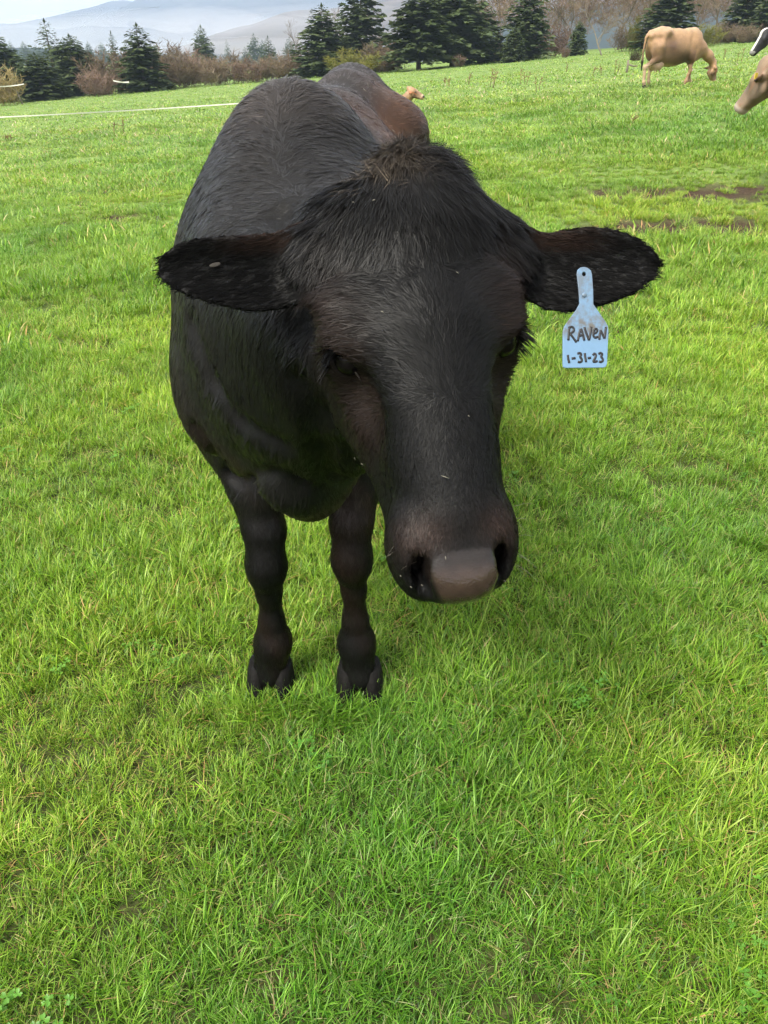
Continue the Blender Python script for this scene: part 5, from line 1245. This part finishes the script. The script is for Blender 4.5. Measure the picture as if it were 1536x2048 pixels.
props(link('stump', mb.mesh('stump', [M_post]), None, (g[0], g[1], float(ground_z(g[0], g[1])))), 'short brown broken stump left of the grazing cow', 'stump')
# electric fence tape
def tape(name, label, pts, sag, width, posts):
    P = [np.asarray(p, float) for p in pts]; o0 = P[0].copy(); ob = empty(name, (o0[0], o0[1], float(ground_z(o0[0], o0[1]))), label, 'fence'); o = np.array(ob.location)
    V = []; F = []; n = 40
    for k in range(len(P) - 1):
        for i in range(n + (k == len(P) - 2)):
            u = i / n; p = P[k] * (1 - u) + P[k + 1] * u - (0, 0, sag * 4 * u * (1 - u)); tw = 0.25 * math.sin(u * 9 + k); V += [p - o + (0, -width * .5 * math.sin(tw), -width * .5 * math.cos(tw)), p - o + (0, width * .5 * math.sin(tw), width * .5 * math.cos(tw)), p - o + (0, .004 + width * .5 * math.sin(tw), width * .5 * math.cos(tw)), p - o + (0, .004 - width * .5 * math.sin(tw), -width * .5 * math.cos(tw))]
    m = len(V) // 4
    for i in range(m - 1):
        for j in range(4): F.append((4 * i + j, 4 * i + (j + 1) % 4, 4 * i + 4 + (j + 1) % 4, 4 * i + 4 + j))
    link('tape', mesh_np('tape', np.array(V), F, False, [M_tape]), ob)
    for q in posts:
        z = float(ground_z(q[0], q[1])); mb = MB(); mb.tube([(0, 0, -.2), (0, 0, q[2] - z + .08)], [.012, .012], 7); link('post', mb.mesh('post', [M_post]), ob, tuple(np.array([q[0], q[1], z]) - o))
A, B = at(-160, 241, 20.5), at(520, 204, 20.5); B2 = np.array([1.5, 20.6, float(ground_z(1.5, 20.6)) + 0.7])
tape('electric_fence', 'white electric fence tape strung across the field left of the black cow', [A, B], 0.03, 0.024, [A + (-.01, .03, 0), B + (0, .03, 0)])
A, B = at(-40, 172, 62), at(48, 168, 62)
tape('electric_fence', 'short far stretch of white fence tape at the left edge hedge', [A, B], 0.1, 0.07, [])
A, B = at(226, 161, 66), at(258, 164, 66)
tape('electric_fence', 'far scrap of white fence tape left of the tall dense conifer', [A, B], 0.06, 0.09, [])
g = gpos(46, 209); mb = MB(); mb.tube([(-.28, 0, 1.0), (0, 0, -.1)], [.05, .06], 7); props(link('fence_post', mb.mesh('fence_post', [M_post]), None, (g[0], g[1], float(ground_z(g[0], g[1])))), 'leaning grey fence post at the foot of the left conifers', 'post')

# ================================================================== haze and lying mist
def volume_mat(name, col, dens):
    m, t, out = material(name); v = N(t, 'ShaderNodeVolumePrincipled'); v.inputs['Color'].default_value = (*col, 1); v.inputs['Density'].default_value = dens; v.inputs['Anisotropy'].default_value = 0.2
    t.links.new(v.outputs[0], out.inputs['Volume']); return m
if HAZE:
    mb = MB(); mb.box((0, 2400, 240), (3200, 2900, 262)); o = link('haze', mb.mesh('haze', [volume_mat('haze_air', (0.62, 0.75, 1.0), 0.00038)], False)); o['kind'] = 'stuff'; o['label'] = 'pale haze in the air'
if MIST:
    S = SDF(); r = np.random.default_rng(12); Vs = []; Fs = []; n = 0
    for (px, py, Y, rx, rz) in [(90, 96, 1150, 240, 26), (330, 88, 1250, 260, 40), (420, 60, 1450, 140, 34), (560, 92, 1100, 230, 32), (700, 70, 1250, 220, 36), (200, 80, 1500, 260, 34), (480, 108, 800, 200, 12)]:
        c = at(px, py, Y); V = []; F = []
        for i in range(13):
            th = math.pi * i / 12
            for j in range(24):
                ph = 2 * math.pi * j / 24; k = 1 + 0.35 * (float(vnoise(math.cos(ph) * 2 + 5, math.sin(ph) * 2 + th * 2 + px, 3)) - 0.5)
                V.append((c[0] + rx * k * math.sin(th) * math.cos(ph), c[1] + 90 * k * math.sin(th) * math.sin(ph), c[2] + rz * k * math.cos(th)))
        F = [(i * 24 + j, (i + 1) * 24 + j, (i + 1) * 24 + (j + 1) % 24, i * 24 + (j + 1) % 24) for i in range(12) for j in range(24)]
        Vs.append(np.array(V)); Fs.append(np.array(F) + n); n += len(V)
    o = link('mist', mesh_np('mist', np.concatenate(Vs), np.concatenate(Fs), True, [volume_mat('mist_air', (0.96, 0.97, 1.0), 0.0022)])); props(o, 'banks of pale mist lying before the mountains', 'mist', kind='stuff')
